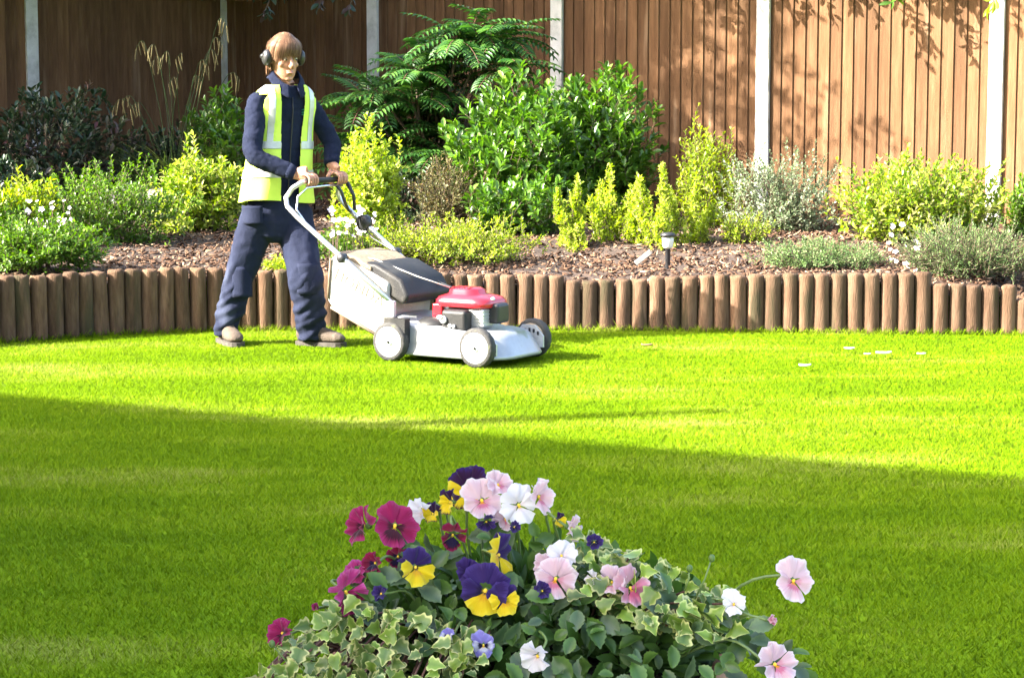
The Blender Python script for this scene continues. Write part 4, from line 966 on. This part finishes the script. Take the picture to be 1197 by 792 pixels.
# hi-vis vest: open-fronted sheet hung from the shoulders, armholes cut out
vz0, vz1 = at_y(300, 237, YP).z, zt - .012
def vest_pt(u, v, extra=0):
    z = vz0 + (vz1 - vz0) * v; a = pi / 2 + 2 * pi * u
    w = np.interp(z, [t[0] for t in TOR], [t[1] for t in TOR]); d = np.interp(z, [t[0] for t in TOR], [t[2] for t in TOR])
    fl = max(0, 1 - v * 1.7); off = .014 + .030 * fl + .006 * math.sin(a * 9 + 3 * v) * fl + extra
    off += .004 * noise.noise(Vector((math.cos(a) * 3, math.sin(a) * 3, z * 7)))
    ca, sa = math.cos(a), math.sin(a); k = (abs(ca) ** 2.6 + abs(sa) ** 2.6) ** (-1 / 2.6)
    hem = -.012 * math.sin(a * 2) * fl
    return spine(z) + PL * ((w + off) * k * ca) + PF * ((d + off) * k * sa) + UZ * (hem + .010)
def vest_keep(u, v):
    uu = min(u, 1 - u); a = 2 * pi * uu                    # angle from the front
    p = vest_pt(u, v); z = p.z; lat = (p - spine(z)).dot(PL); fr = (p - spine(z)).dot(PF)
    open_w = np.interp(v, [0, .5, .8, 1], [.055, .060, .072, .074])
    if fr > 0 and abs(lat) < open_w: return False
    if v > .60 and abs(lat) > .178 - .03 * (v - .6): return False
    if v > .56 and abs(fr) < .075 * min(1, (v - .56) * 8) and abs(lat) > .14 and v < .915: return False
    return True
NU, NV = 400, 170
def tape(u, v):
    p = vest_pt(u, v); lat = abs((p - spine(p.z)).dot(PL))
    return (.20 < v < .275) or (.455 < v < .52) or (v > .5 and .102 < lat < .134)
vest = band_sheet('hi_vis_vest', vest_pt, NU, NV, M['hivis'], person, .004, lambda u, v: vest_keep(u, v))
band_sheet('reflective_tape', lambda u, v: vest_pt(u, v, .0045), NU, NV, M['reflect'], vest, .002, lambda u, v: vest_keep(u, v) and tape(u, v))
# trousers
tr = MB()
tr.rings([torso_ring(spine(z) if z > pelvis.z else pelvis + UZ * (z - pelvis.z), w, d, p=2.3) for z, w, d in [(pelvis.z - .19, .08, .075), (pelvis.z - .15, .155, .115), (pelvis.z - .08, .180, .130), (pelvis.z, .176, .130), (pelvis.z + .06, .165, .122)]])
limb(tr, [hip_r - UZ * .03, hip_r.lerp(kn_r, .45), kn_r, kn_r.lerp(an_r, .5), an_r, an_r - UZ * .055], [.112, .100, .086, .080, .068, .062], 7, 22)
limb(tr, [hip_l - UZ * .03, hip_l.lerp(kn_l, .45), kn_l, kn_l.lerp(an_l, .5), an_l, an_l - UZ * .06], [.112, .103, .094, .092, .082, .076], 7, 22)
tme = remesh(tr, 'trousers', .007, 5)
def tw(p):
    low = max(0, min(1, (.62 - p.z) / .3)); kz = math.exp(-((p.z - kn_l.z) / .07) ** 2)
    q = Vector((p.x * 6, p.y * 6, p.z * (16 + 10 * low) + 1.2 * math.sin(p.x * 14)))
    return (.006 + .007 * low + .006 * kz) * noise.noise(q) + .004 * noise.noise(p * 28)
displace(tme, tw)
tro = link('trousers', tme, person, M['trouser'])
# knee patches, seams and cargo pocket flap follow the cloth
def patch(name, c, d_out, w, h, off):
    d_out = d_out.normalized(); sx = d_out.cross(UZ).normalized()
    o = band_sheet(name, lambda u, v: c + sx * ((u - .5) * w) + UZ * ((v - .5) * h) + d_out * (off - .9 * ((u - .5) * w) ** 2 / max(off, .02)), 10, 8, M['trouser'], tro, .004)
    return o
patch('knee_patch', kn_l + UZ * -.03, Vector((.3, -1, 0)), .12, .17, .098); patch('knee_patch', kn_r + UZ * -.03, Vector((.3, -1, 0)), .11, .17, .090)
patch('pocket_flap', hip_r + UZ * -.03, Vector((-.55, -1, 0)), .14, .10, .125)
# boots
def boot(an, toe, name='boot'):
    toe = toe.normalized(); sx = toe.cross(UZ).normalized(); g = Vector((an.x, an.y, 0)); b = MB()
    sec = [(-.085, .022, .03, .085), (-.075, .034, .008, .105), (-.03, .040, .005, .12), (.02, .041, .005, .115), (.07, .043, .005, .092), (.12, .048, .005, .075), (.165, .046, .006, .062), (.19, .034, .012, .048), (.203, .015, .02, .034)]
    rings = []
    for y, w, z0, z1 in sec:
        ring = []
        for j in range(20):
            a = 2 * pi * j / 20; ca, sa = math.cos(a), math.sin(a); k = (abs(ca) ** 2.8 + abs(sa) ** 2.8) ** (-1 / 2.8)
            ring.append(g + toe * y + sx * (w * k * ca * (1 - .25 * max(0, sa))) + UZ * ((z0 + z1) / 2 + (z1 - z0) / 2 * k * sa + .016))
        rings.append(ring)
    b.rings(rings); b.tube([g + UZ * .06, g + UZ * .13, g + UZ * .19], [.047, .046, .044], 18)
    o = link(name, remesh(b, name, .005, 3), person, M['boot'])
    s_ = MB(); out = [(-.09, .02), (-.08, .034), (-.03, .042), (.07, .046), (.12, .052), (.17, .050), (.195, .036), (.21, .012)]
    loop = [g + toe * y + sx * w for y, w in out] + [g + toe * y - sx * w for y, w in reversed(out)]
    s_.rings([[p + UZ * .0 for p in loop], [p + UZ * .024 for p in loop]]); s_.build('sole', M['sole'], o)
    for k in range(4):
        y = .045 + .022 * k; z = .118 - .014 * k
        MB().tube([g + toe * y - sx * .024 + UZ * z, g + toe * (y + .004) + UZ * (z + .012), g + toe * y + sx * .024 + UZ * z], .0032, 6).build('lace', M['sole'], o, True)
boot(an_r, Vector((.45, -.9, 0))); boot(an_l, Vector((.93, -.36, 0)))

# ------------------------------------------------------------------ planter with pansies and variegated ivy, in the shade near the camera
M['terracotta'] = surf('terracotta_pot', [(.24, .11, .065), (.33, .17, .10)], 9, .85, .3, 60, wear=((.4, .34, .27), 5, .62))
M['compost'] = surf('potting_soil', [(.02, .014, .010), (.05, .035, .025)], 40, 1, .8, 90)
PC = Vector((.022, 2.80, 0))
T = Matrix.Translation(PC)
pot = thing('flower_pot', 'terracotta flower pot filled with pansies and ivy at the photo bottom', 'flower pot', (PC.x, PC.y, .037))
MB().lathe([(.15, .038), (.165, .05), (.19, .3), (.225, .62), (.235, .66), (.255, .665), (.258, .715), (.245, .722), (.236, .715), (.230, .69)], 40, T, cap=False).build('pot_body', M['terracotta'], pot, True)
MB().lathe([(.001, .04), (.15, .039)], 40, T, cap=False).build('pot_base', M['terracotta'], pot, True)
MB().lathe([(.232, .69), (.18, .705), (.08, .73), (.001, .74)], 32, T, cap=False).build('compost', M['compost'], pot, True)

def fy(py): return 2.80 - .21 * (py - 560) / 232
def petal_mat(name, main, edge, blotch, b_end, eye, eye_end=.13, vein=.0):
    m, nt, b, L = newmat(name); at = nt.nodes.new('ShaderNodeAttribute'); at.attribute_name = 'pr'; ap = nt.nodes.new('ShaderNodeAttribute'); ap.attribute_name = 'pt'
    # veins: radial streaks push the blotch outwards
    nz = nt.nodes.new('ShaderNodeTexNoise'); nz.noise_dimensions = '1D'; nz.inputs['Scale'].default_value = 9; nz.inputs['Detail'].default_value = 3; L.new(ap.outputs['Fac'], nz.inputs['W'])
    ma = nt.nodes.new('ShaderNodeMath'); ma.operation = 'MULTIPLY_ADD'; ma.inputs[1].default_value = -.35; L.new(nz.outputs[0], ma.inputs[0])
    ad = nt.nodes.new('ShaderNodeMath'); ad.operation = 'ADD'; ad.inputs[1].default_value = .175; L.new(at.outputs['Fac'], ad.inputs[0]); L.new(ad.outputs[0], ma.inputs[2])
    r = ramp(nt, [(0, eye), (eye_end, eye), (eye_end + .04, blotch), (b_end, blotch), (b_end + .14, tuple(.75 * a_ + .25 * b_ for a_, b_ in zip(main, blotch))), (.80, main), (1, edge)]); L.new(ma.outputs[0], r.inputs[0])
    L.new(r.outputs[0], b.inputs['Base Color']); b.inputs['Roughness'].default_value = .65; b.inputs['Sheen Weight'].default_value = .25; b.inputs['Specular IOR Level'].default_value = .2
    bp = nt.nodes.new('ShaderNodeBump'); bp.inputs['Strength'].default_value = .25; bp.inputs['Distance'].default_value = .003; L.new(nz.outputs[0], bp.inputs['Height']); L.new(bp.outputs[0], b.inputs['Normal'])
    tr = nt.nodes.new('ShaderNodeBsdfTranslucent'); L.new(r.outputs[0], tr.inputs[0]); mx = nt.nodes.new('ShaderNodeMixShader'); mx.inputs[0].default_value = .42
    o = nt.nodes['Material Output']; L.new(b.outputs[0], mx.inputs[1]); L.new(tr.outputs[0], mx.inputs[2]); L.new(mx.outputs[0], o.inputs[0]); return m
YEL, ORG = (.72, .42, .01), (.75, .28, .01)
MAG, MAGE, MAGD = (.27, .008, .075), (.36, .03, .14), (.05, .002, .014)
HOT, HOTE = (.40, .03, .17), (.50, .09, .28)
PUR, PURE, PURD = (.030, .010, .105), (.06, .03, .18), (.012, .004, .035)
YW, YWE = (.78, .56, .008), (.80, .64, .04)
PNK, PNKE, ROSE = (.70, .47, .53), (.78, .66, .69), (.58, .16, .26)
WHT = (.78, .73, .75)
LIL, LILE = (.24, .20, .58), (.33, .30, .66)
PT = {  # kind: (upper, side, lower) petal materials
    'magenta': (petal_mat('magenta_upper', MAG, MAGE, MAG, .2, MAG), petal_mat('magenta_side', MAG, MAGE, MAGD, .34, MAGD), petal_mat('magenta_lower', MAG, MAGE, MAGD, .62, YEL, .15)),
    'hot': (petal_mat('hot_pink_upper', HOT, HOTE, HOT, .2, HOT), petal_mat('hot_pink_side', HOT, HOTE, MAG, .3, MAGD), petal_mat('hot_pink_lower', MAG, HOT, MAGD, .5, YEL)),
    'crimson': (petal_mat('crimson_upper', (.22, .004, .035), MAG, MAG, .2, MAG), petal_mat('crimson_side', (.17, .004, .03), MAG, PURD, .4, PURD), petal_mat('crimson_lower', (.06, .002, .012), MAG, PURD, .7, YEL)),
    'purple': (petal_mat('purple_upper', PUR, PURE, PUR, .2, PUR), petal_mat('yellow_side', YW, YWE, YW, .2, PURD, .16), petal_mat('yellow_lower', YW, YWE, (.70, .36, .008), .4, PURD, .14)),
    'purple2': (petal_mat('purple2_upper', PUR, PURE, PURE, .2, PUR), petal_mat('purple2_side', PUR, PURE, PURD, .3, YW, .12), petal_mat('purple2_lower', YW, YWE, (.70, .36, .008), .34, PURD, .12)),
    'dark': (petal_mat('dark_purple_upper', (.028, .004, .035), PUR, PURD, .2, PURD), petal_mat('dark_yellow_side', YW, YWE, YW, .2, PURD, .2), petal_mat('dark_lower', YW, (.03, .006, .04), YW, .5, PURD, .15)),
    'allpurple': (petal_mat('violet_upper', PUR, PURE, PUR, .2, PUR), petal_mat('violet_side', PUR, PURE, PURD, .4, PURD), petal_mat('violet_lower', PUR, PURE, PURD, .5, YEL)),
    'pink': (petal_mat('pale_pink_upper', PNK, PNKE, PNK, .2, PNK), petal_mat('pale_pink_side', PNK, PNKE, (.62, .27, .35), .32, ROSE), petal_mat('pale_pink_lower', PNK, PNKE, ROSE, .42, ORG, .2)),
    'rose': (petal_mat('rose_upper', (.62, .30, .38), PNK, PNK, .2, PNK), petal_mat('rose_side', (.60, .22, .32), PNK, ROSE, .5, ROSE), petal_mat('rose_lower', (.58, .18, .27), PNK, (.55, .08, .16), .5, ORG, .2)),
    'white': (petal_mat('white_upper', WHT, WHT, PNKE, .2, PNKE), petal_mat('white_side', WHT, WHT, PNKE, .3, PNK), petal_mat('white_lower', WHT, WHT, PNKE, .3, YEL, .16)),
    'viola': (petal_mat('lilac_upper', LIL, LILE, LIL, .2, LIL), petal_mat('lilac_side', (.6, .58, .7), LIL, PURD, .42, PURD), petal_mat('lilac_lower', LIL, LILE, (.65, .62, .7), .45, YEL, .18)),
}
def petal_mesh(L, alpha, mat, seed, cup):
    nr, nt_ = 7, 12; V, pr, pt = [], [], []
    for i in range(nr + 1):
        r = (.04 + .96 * i / nr)
        for j in range(nt_ + 1):
            t = 2 * j / nt_ - 1; a = t * alpha * (.55 + .45 * min(1, r * 1.8)); ll = L * (1 - .13 * t * t - .05 * math.exp(-(t * 5) ** 2)) * (1 + .045 * math.sin(6 * t + seed) + .025 * math.sin(15 * t + seed * 3))
            z = L * (.10 * math.sin(pi * r) + .11 * math.sin(5.5 * t + seed * 2.1) * r ** 2.2 + .05 * math.sin(11 * t + seed) * r ** 4 + cup * r * r - .09 * t * t * r)
            V.append((math.sin(a) * r * ll, math.cos(a) * r * ll, z)); pr.append(r); pt.append(t + seed)
    F = [(i * (nt_ + 1) + j, i * (nt_ + 1) + j + 1, (i + 1) * (nt_ + 1) + j + 1, (i + 1) * (nt_ + 1) + j) for i in range(nr) for j in range(nt_)]
    return np_mesh('petal', np.array(V), np.array(F), {'pr': np.array(pr), 'pt': np.array(pt)}, mat)
PCACHE = {}
M['calyx'] = surf('green_calyx', [(.05, .10, .02), (.09, .15, .03)], 30, .6); M['stalk'] = surf('pale_green_stalk', [(.09, .15, .03), (.16, .22, .07)], 30, .55)
M['eyeY'] = surf('yellow_flower_eye', [(.75, .45, .02), (.8, .55, .04)], 60, .6)
def flower(plant, kind, px, py, wpx, yaw, pitch, roll=0, close=0.0, dy=0.0, seed=0):
    Y = fy(py) + dy; c = at_y(px, py, Y); R_ = wpx / FPX * Y / 2 * 1.08
    yw, pt_ = math.radians(yaw), math.radians(pitch)
    n = Vector((math.sin(yw) * math.cos(pt_), -math.cos(yw) * math.cos(pt_), math.sin(pt_))); x = UZ.cross(n).normalized(); y = n.cross(x)
    Rm = Matrix((x, y, n)).transposed() @ Matrix.Rotation(math.radians(roll), 3, 'Z')
    base = Matrix.Translation(c) @ Rm.to_4x4()
    ey = MB().ball((0, 0, .004), (R_ * .075, R_ * .09, R_ * .06), 8, 6, None).mesh('flower', True); ey.materials.append(M['eyeY'])
    fo = bpy.data.objects.new('flower', ey); COL.objects.link(fo); fo.matrix_basis = base; par(fo, plant)
    for q, (ang, ll, al, z, which, tilt) in enumerate(((30, 1.02, .74, -.06, 0, -.05), (-31, .98, .74, -.14, 0, -.10), (95, .92, .62, .04, 1, .14), (-94, .92, .62, .05, 1, .14), (180, .93, .84, .12, 2, .22))):
        key = (kind, q, seed % 3)
        if key not in PCACHE: PCACHE[key] = petal_mesh(1, al, PT[kind][which], q * 1.3 + (seed % 3) * 2.2, .10)
        o = bpy.data.objects.new('petal', PCACHE[key]); COL.objects.link(o)
        o.matrix_basis = base @ Matrix.Translation((0, 0, z * R_)) @ Matrix.Rotation(math.radians(ang + random.uniform(-9, 9)), 4, 'Z') @ Matrix.Rotation(tilt + random.uniform(-.16, .22) + close * (1 if which else 1.15), 4, 'X') @ Matrix.Diagonal((R_ * ll * (1 - .25 * close) * random.uniform(.86, 1.12), R_ * ll * random.uniform(.88, 1.1), R_ * ll, 1))
        par(o, fo)
    bk = -n; s0 = c + bk * R_ * .12; foot = Vector((PC.x + (c.x - PC.x) * .6, min(c.y + .10, PC.y + .05), .735))
    MB().ball(s0, (R_ * .16,) * 3, 8, 6).build('calyx', M['calyx'], fo, True)
    pts = crom([tuple(s0), tuple(s0 + bk * .02 + UZ * .004), tuple(s0.lerp(foot, .45) + UZ * .03), tuple(foot)], 4)
    MB().tube([Vector(tuple(p)) for p in pts], .0018, 5).build('flower_stem', M['stalk'], plant, True)
def plant(name, label, px, cat='pansies'):
    g = at_y(px, 792, 2.75); return thing(name, label, cat, (g.x, 2.77, .735), 'pansy plants in the pot' if cat == 'pansies' else None)
pl_m = plant('pansy_plant', 'deep magenta pansies on the left side of the pot', 425)
pl_p = plant('pansy_plant', 'purple and yellow two-tone pansies in the middle of the pot', 550)
pl_t = plant('pansy_plant', 'pale pink and white pansies at the top of the mound', 600)
pl_k = plant('pansy_plant', 'pink pansies right of the large purple and yellow flower', 690)
pl_r = plant('pansy_plant', 'pale pink pansies at the far right side of the pot', 880)
pl_v = plant('viola_plant', 'small lilac violas with dark whiskers low in the pot', 560, 'violas')
FL = [  # plant, kind, px, py, width px, yaw, pitch, roll, close
    (pl_m, 'magenta', 461, 614, 56, 14, 12, -12, .05), (pl_m, 'magenta', 428, 614, 52, -58, 5, 8, .35), (pl_m, 'hot', 402, 690, 60, 40, -12, 10, .35), (pl_m, 'magenta', 371, 710, 20, -20, 20, 0, 1.0),
    (pl_m, 'crimson', 529, 622, 38, 5, -35, 0, .35), (pl_m, 'magenta', 332, 740, 44, -25, 20, 55, .55), (pl_m, 'crimson', 441, 657, 36, -40, 0, 0, .5),
    (pl_p, 'purple', 484, 662, 50, 30, 2, -14, .15), (pl_p, 'allpurple', 447, 694, 30, -20, 20, 30, .7), (pl_p, 'dark', 548, 572, 56, -20, 6, 6, .12, .035), (pl_p, 'dark', 529, 586, 36, -50, 0, -10, .4),
    (pl_p, 'allpurple', 568, 607, 28, 10, -30, 0, .4), (pl_p, 'purple', 580, 648, 56, 48, 4, -60, .2), (pl_p, 'purple2', 568, 690, 66, -8, 10, -6, .0), (pl_p, 'purple', 588, 700, 42, 14, 14, 8, .1), (pl_p, 'allpurple', 694, 632, 22, 5, -10, 0, .2), (pl_p, 'allpurple', 600, 615, 18, 20, 0, 0, .5), (pl_p, 'allpurple', 632, 690, 26, 30, 10, 0, .5),
    (pl_t, 'pink', 563, 585, 52, 4, 14, 4, 0), (pl_t, 'pink', 580, 567, 40, 40, 20, 10, .3), (pl_t, 'white', 605, 590, 50, 25, 8, 15, .12), (pl_t, 'pink', 627, 580, 48, 50, 5, -14, .3), (pl_t, 'pink', 665, 616, 38, 58, -5, -20, .35), (pl_t, 'white', 496, 598, 42, -45, -5, 20, .5, .03), (pl_t, 'dark', 651, 607, 22, 40, 0, 0, .5),
    (pl_k, 'pink', 650, 676, 52, -8, 12, -6, .0), (pl_k, 'white', 656, 650, 40, 5, 25, 0, .2), (pl_k, 'rose', 734, 686, 50, 42, 0, 16, .2), (pl_k, 'pink', 717, 680, 40, -30, 10, 0, .3), (pl_k, 'white', 698, 678, 30, -60, 0, 0, .5), (pl_k, 'white', 630, 764, 46, -25, -20, 20, .4),
    (pl_r, 'white', 858, 706, 36, -10, 18, 0, .3), (pl_r, 'rose', 897, 724, 24, 60, 5, 30, .9), (pl_r, 'pink', 926, 678, 54, 18, 6, -18, .0), (pl_r, 'pink', 904, 776, 58, 24, 12, 22, .25),
    (pl_m, 'hot', 418, 668, 34, -20, 14, 20, .45, .02), (pl_m, 'crimson', 466, 648, 34, -10, -20, 0, .4, .02), (pl_p, 'dark', 508, 600, 30, -35, 8, 0, .4, .03), (pl_p, 'allpurple', 548, 668, 34, -20, 12, 15, .35, .01), (pl_t, 'pink', 590, 606, 34, 10, 10, 30, .35, .02), (pl_k, 'pink', 640, 662, 36, -40, 14, 0, .35, .02),
    (pl_v, 'viola', 565, 753, 32, 3, 6, 0, .05), (pl_v, 'viola', 524, 743, 20, -15, 25, 0, .3)]
for i, q in enumerate(FL): flower(*q, seed=i)

# leaves: pansy leaves with scalloped edges and lobed variegated ivy leaves, each a mesh instance of its own
def veined_leaf_mat(name, centre, margin, m0, m1, rough=.4):
    m, nt, b, L = newmat(name); at = nt.nodes.new('ShaderNodeAttribute'); at.attribute_name = 'edge'; oi = nt.nodes.new('ShaderNodeObjectInfo')
    tc = nt.nodes.new('ShaderNodeTexCoord'); nz = nt.nodes.new('ShaderNodeTexNoise'); nz.inputs['Scale'].default_value = 2.3; nz.noise_dimensions = '4D'
    mu = nt.nodes.new('ShaderNodeMath'); mu.operation = 'MULTIPLY'; mu.inputs[1].default_value = 40; L.new(oi.outputs['Random'], mu.inputs[0]); L.new(mu.outputs[0], nz.inputs['W']); L.new(tc.outputs['Object'], nz.inputs['Vector'])
    ma = nt.nodes.new('ShaderNodeMath'); ma.operation = 'MULTIPLY_ADD'; ma.inputs[1].default_value = .7; L.new(nz.outputs[0], ma.inputs[0]); L.new(at.outputs['Fac'], ma.inputs[2])
    r = ramp(nt, [(0, centre[0]), (m0, centre[1]), (m1, margin), (1, margin)]); sb = nt.nodes.new('ShaderNodeMath'); sb.operation = 'SUBTRACT'; sb.inputs[1].default_value = .35; L.new(ma.outputs[0], sb.inputs[0]); L.new(sb.outputs[0], r.inputs[0])
    hs = nt.nodes.new('ShaderNodeHueSaturation'); mr = nt.nodes.new('ShaderNodeMapRange'); mr.inputs[3].default_value = .65; mr.inputs[4].default_value = 1.3; L.new(oi.outputs['Random'], mr.inputs[0]); L.new(mr.outputs[0], hs.inputs['Value']); L.new(r.outputs[0], hs.inputs['Color'])
    L.new(hs.outputs[0], b.inputs['Base Color']); b.inputs['Roughness'].default_value = rough
    tr = nt.nodes.new('ShaderNodeBsdfTranslucent'); L.new(hs.outputs[0], tr.inputs[0]); mx = nt.nodes.new('ShaderNodeMixShader'); mx.inputs[0].default_value = .2
    o = nt.nodes['Material Output']; L.new(b.outputs[0], mx.inputs[1]); L.new(tr.outputs[0], mx.inputs[2]); L.new(mx.outputs[0], o.inputs[0]); return m
M['ivy'] = veined_leaf_mat('variegated_ivy_leaf', ((.07, .13, .022), (.13, .19, .04)), (.44, .44, .17), .60, .82)
M['ivy2'] = veined_leaf_mat('lime_ivy_leaf', ((.11, .19, .02), (.17, .26, .03)), (.42, .46, .14), .66, .9)
M['pleaf'] = veined_leaf_mat('pansy_leaf', ((.035, .085, .012), (.055, .115, .016)), (.08, .15, .025), .5, .9, .42)
M['pleaf2'] = veined_leaf_mat('blue_green_leaf', ((.045, .085, .035), (.065, .11, .045)), (.10, .15, .06), .5, .9, .45)
def outline_leaf(pts, mat, fold, curl, seed):
    """pts: right half outline (x, y) from base to tip"""
    V, e, F = [], [], []; n = len(pts)
    for k, (x, y) in enumerate(pts):
        ry = y * .92 + .03
        for sx, fr in ((-1, 1), (-1, .5), (0, 0), (1, .5), (1, 1)):
            xx = sx * x * fr; V.append((xx, y if fr > .4 else ry, fold * abs(xx) * fr - curl * y * y + .03 * math.sin(seed + y * 7 + sx * 2) * fr)); e.append(max(fr, (y - .8) * 4 if y > .8 else 0, .75 if y < .05 else 0))
    for k in range(n - 1):
        for j in range(4): F.append((k * 5 + j, k * 5 + j + 1, (k + 1) * 5 + j + 1, (k + 1) * 5 + j))
    return np_mesh('leaf', np.array(V), np.array(F), {'edge': np.clip(np.array(e), 0, 1)}, mat)
IVY = [(.02, 0), (.25, -.06), (.46, .05), (.52, .14), (.40, .26), (.36, .33), (.44, .47), (.40, .54), (.26, .62), (.17, .76), (.08, .92), (.01, 1)]
PAN = [(.02, 0), (.08, .10), (.22, .20), (.20, .26), (.32, .36), (.29, .43), (.36, .53), (.31, .60), (.33, .70), (.25, .78), (.21, .87), (.10, .96), (.01, 1)]
LM = {'ivy': [outline_leaf(IVY, M['ivy'], .3, .2, s_) for s_ in (1, 2)] + [outline_leaf(IVY, M['ivy2'], .2, .3, s_) for s_ in (3, 5)], 'pansy': [outline_leaf(PAN, M['pleaf'], .35, .25, s_) for s_ in (1, 2)] + [outline_leaf(PAN, M['pleaf2'], .25, .35, 4)]}
TOPX = [270, 290, 330, 380, 420, 470, 520, 560, 620, 680, 720, 780, 840, 880, 930, 965]; TOPY = [815, 778, 742, 706, 655, 625, 605, 590, 600, 626, 645, 662, 690, 708, 736, 815]
def leaf_obj(kind, owner, px, py, size, rng, dy, up=.6):
    p = at_y(px, py, fy(py) + dy); n = Vector((rng.gauss(0, .6), -.65 + rng.gauss(0, .45), up + rng.gauss(0, .45))).normalized()
    ax = Vector((rng.gauss(0, .8) + (px - 600) / 400, rng.gauss(-.3, .5), rng.gauss(-.1, .7))); ax = (ax - n * ax.dot(n)).normalized(); x = ax.cross(n)
    o = bpy.data.objects.new('leaf', rng.choice(LM[kind])); COL.objects.link(o)
    o.matrix_basis = Matrix.Translation(p) @ Matrix((x, ax, n)).transposed().to_4x4() @ Matrix.Diagonal((size, size, size, 1)) @ Matrix.Translation((0, -.45, 0)); par(o, owner); return p, o
rng = random.Random(77)
ivy_l = thing('ivy', 'variegated cream-edged ivy trailing over the left front of the pot', 'ivy', (at_y(430, 792, 2.7).x, 2.72, .73), 'ivy in the pot')
ivy_r = thing('ivy', 'lime variegated ivy behind the pink pansies on the right', 'ivy', (at_y(770, 792, 2.8).x, 2.8, .735), 'ivy in the pot')
def vines(owner, spots):
    mb = MB(); spots = sorted(spots, key=lambda p: p.x)
    for a in spots[::3]:
        f = Vector((PC.x + (a.x - PC.x) * .75, PC.y - .02, .73)); mb.tube([f, f.lerp(a, .5) + Vector((0, .01, .025)), a + Vector((0, .004, -.004))], [.0022, .0018, .0014], 5)
    mb.build('vine', M['redstem'], owner, True)
sp = []
while len(sp) < 250:
    px, py = rng.uniform(280, 570), rng.uniform(690, 812)
    if py < np.interp(px, TOPX, TOPY) + 6 or py < np.interp(px, [280, 420, 470, 570], [700, 706, 716, 745]): continue
    sp.append(leaf_obj('ivy', ivy_l, px, py, rng.uniform(.012, .026), rng, rng.uniform(-.03, .03))[0])
vines(ivy_l, sp); sp = []
while len(sp) < 170:
    px, py = rng.uniform(665, 870), rng.uniform(618, 745)
    t_ = np.interp(px, TOPX, TOPY)
    if py < t_ - 4 or py > t_ + 75: continue
    sp.append(leaf_obj('ivy', ivy_r, px, py, rng.uniform(.014, .029), rng, rng.uniform(-.01, .06), .8)[0])
vines(ivy_r, sp)
k = 0
while k < 295:
    px, py = rng.uniform(360, 960), rng.uniform(585, 815)
    if py < np.interp(px, TOPX, TOPY) + 12: continue
    if px < 560 and py > np.interp(px, [280, 420, 470, 570], [700, 706, 716, 745]) + 10 and rng.random() < .8: continue
    ow = pl_m if px < 480 else pl_p if px < 590 else pl_t if (px < 680 and py < 650) else pl_k if px < 790 else pl_r
    leaf_obj('pansy', ow, px, py, rng.uniform(.018, .038), rng, rng.uniform(.0, .06)); k += 1
# hidden inner leaves that close the mound all round
def filler():
    n = 1500; r2 = np.random.default_rng(5); D = unit(r2.normal(size=(n, 3))); D[:, 2] = abs(D[:, 2])
    P = np.array([PC.x + .005, PC.y + .035, .715]) + D * np.array([.28, .20, .12]) * (.55 + .42 * r2.random(n))[:, None]
    A = D + r2.normal(0, .7, (n, 3)); N = D + np.array([0, 0, .6]) + r2.normal(0, .4, (n, 3))
    tag(link('foliage', leaves_mesh('foliage', P, A, N, .03 + .02 * r2.random(n), .014 + .01 * r2.random(n), 'oval', M['l_inner']), pl_p), kind='stuff')
M['l_inner'] = leafmat('pansy_inner_leaf', [(.03, .07, .012), (.05, .11, .016), (.08, .15, .03)], .5, .3)
filler()
# thin seed-head stalks standing out of the mound
for (x0, y0, x1, y1) in ((812, 700, 832, 652), (800, 690, 806, 664), (345, 790, 318, 752)):
    a, b_ = at_y(x0, y0, fy(y0) + .02), at_y(x1, y1, fy(y0) + .02)
    MB().tube([a, a.lerp(b_, .5) + Vector((.002, 0, 0)), b_], [.0014, .0012, .001], 5).build('flower_stem', M['stalk'], pl_r if x0 > 600 else pl_m, True)
    MB().ball(b_, (.004, .004, .005), 8, 6).build('bud', M['calyx'], pl_r if x0 > 600 else pl_m, True)
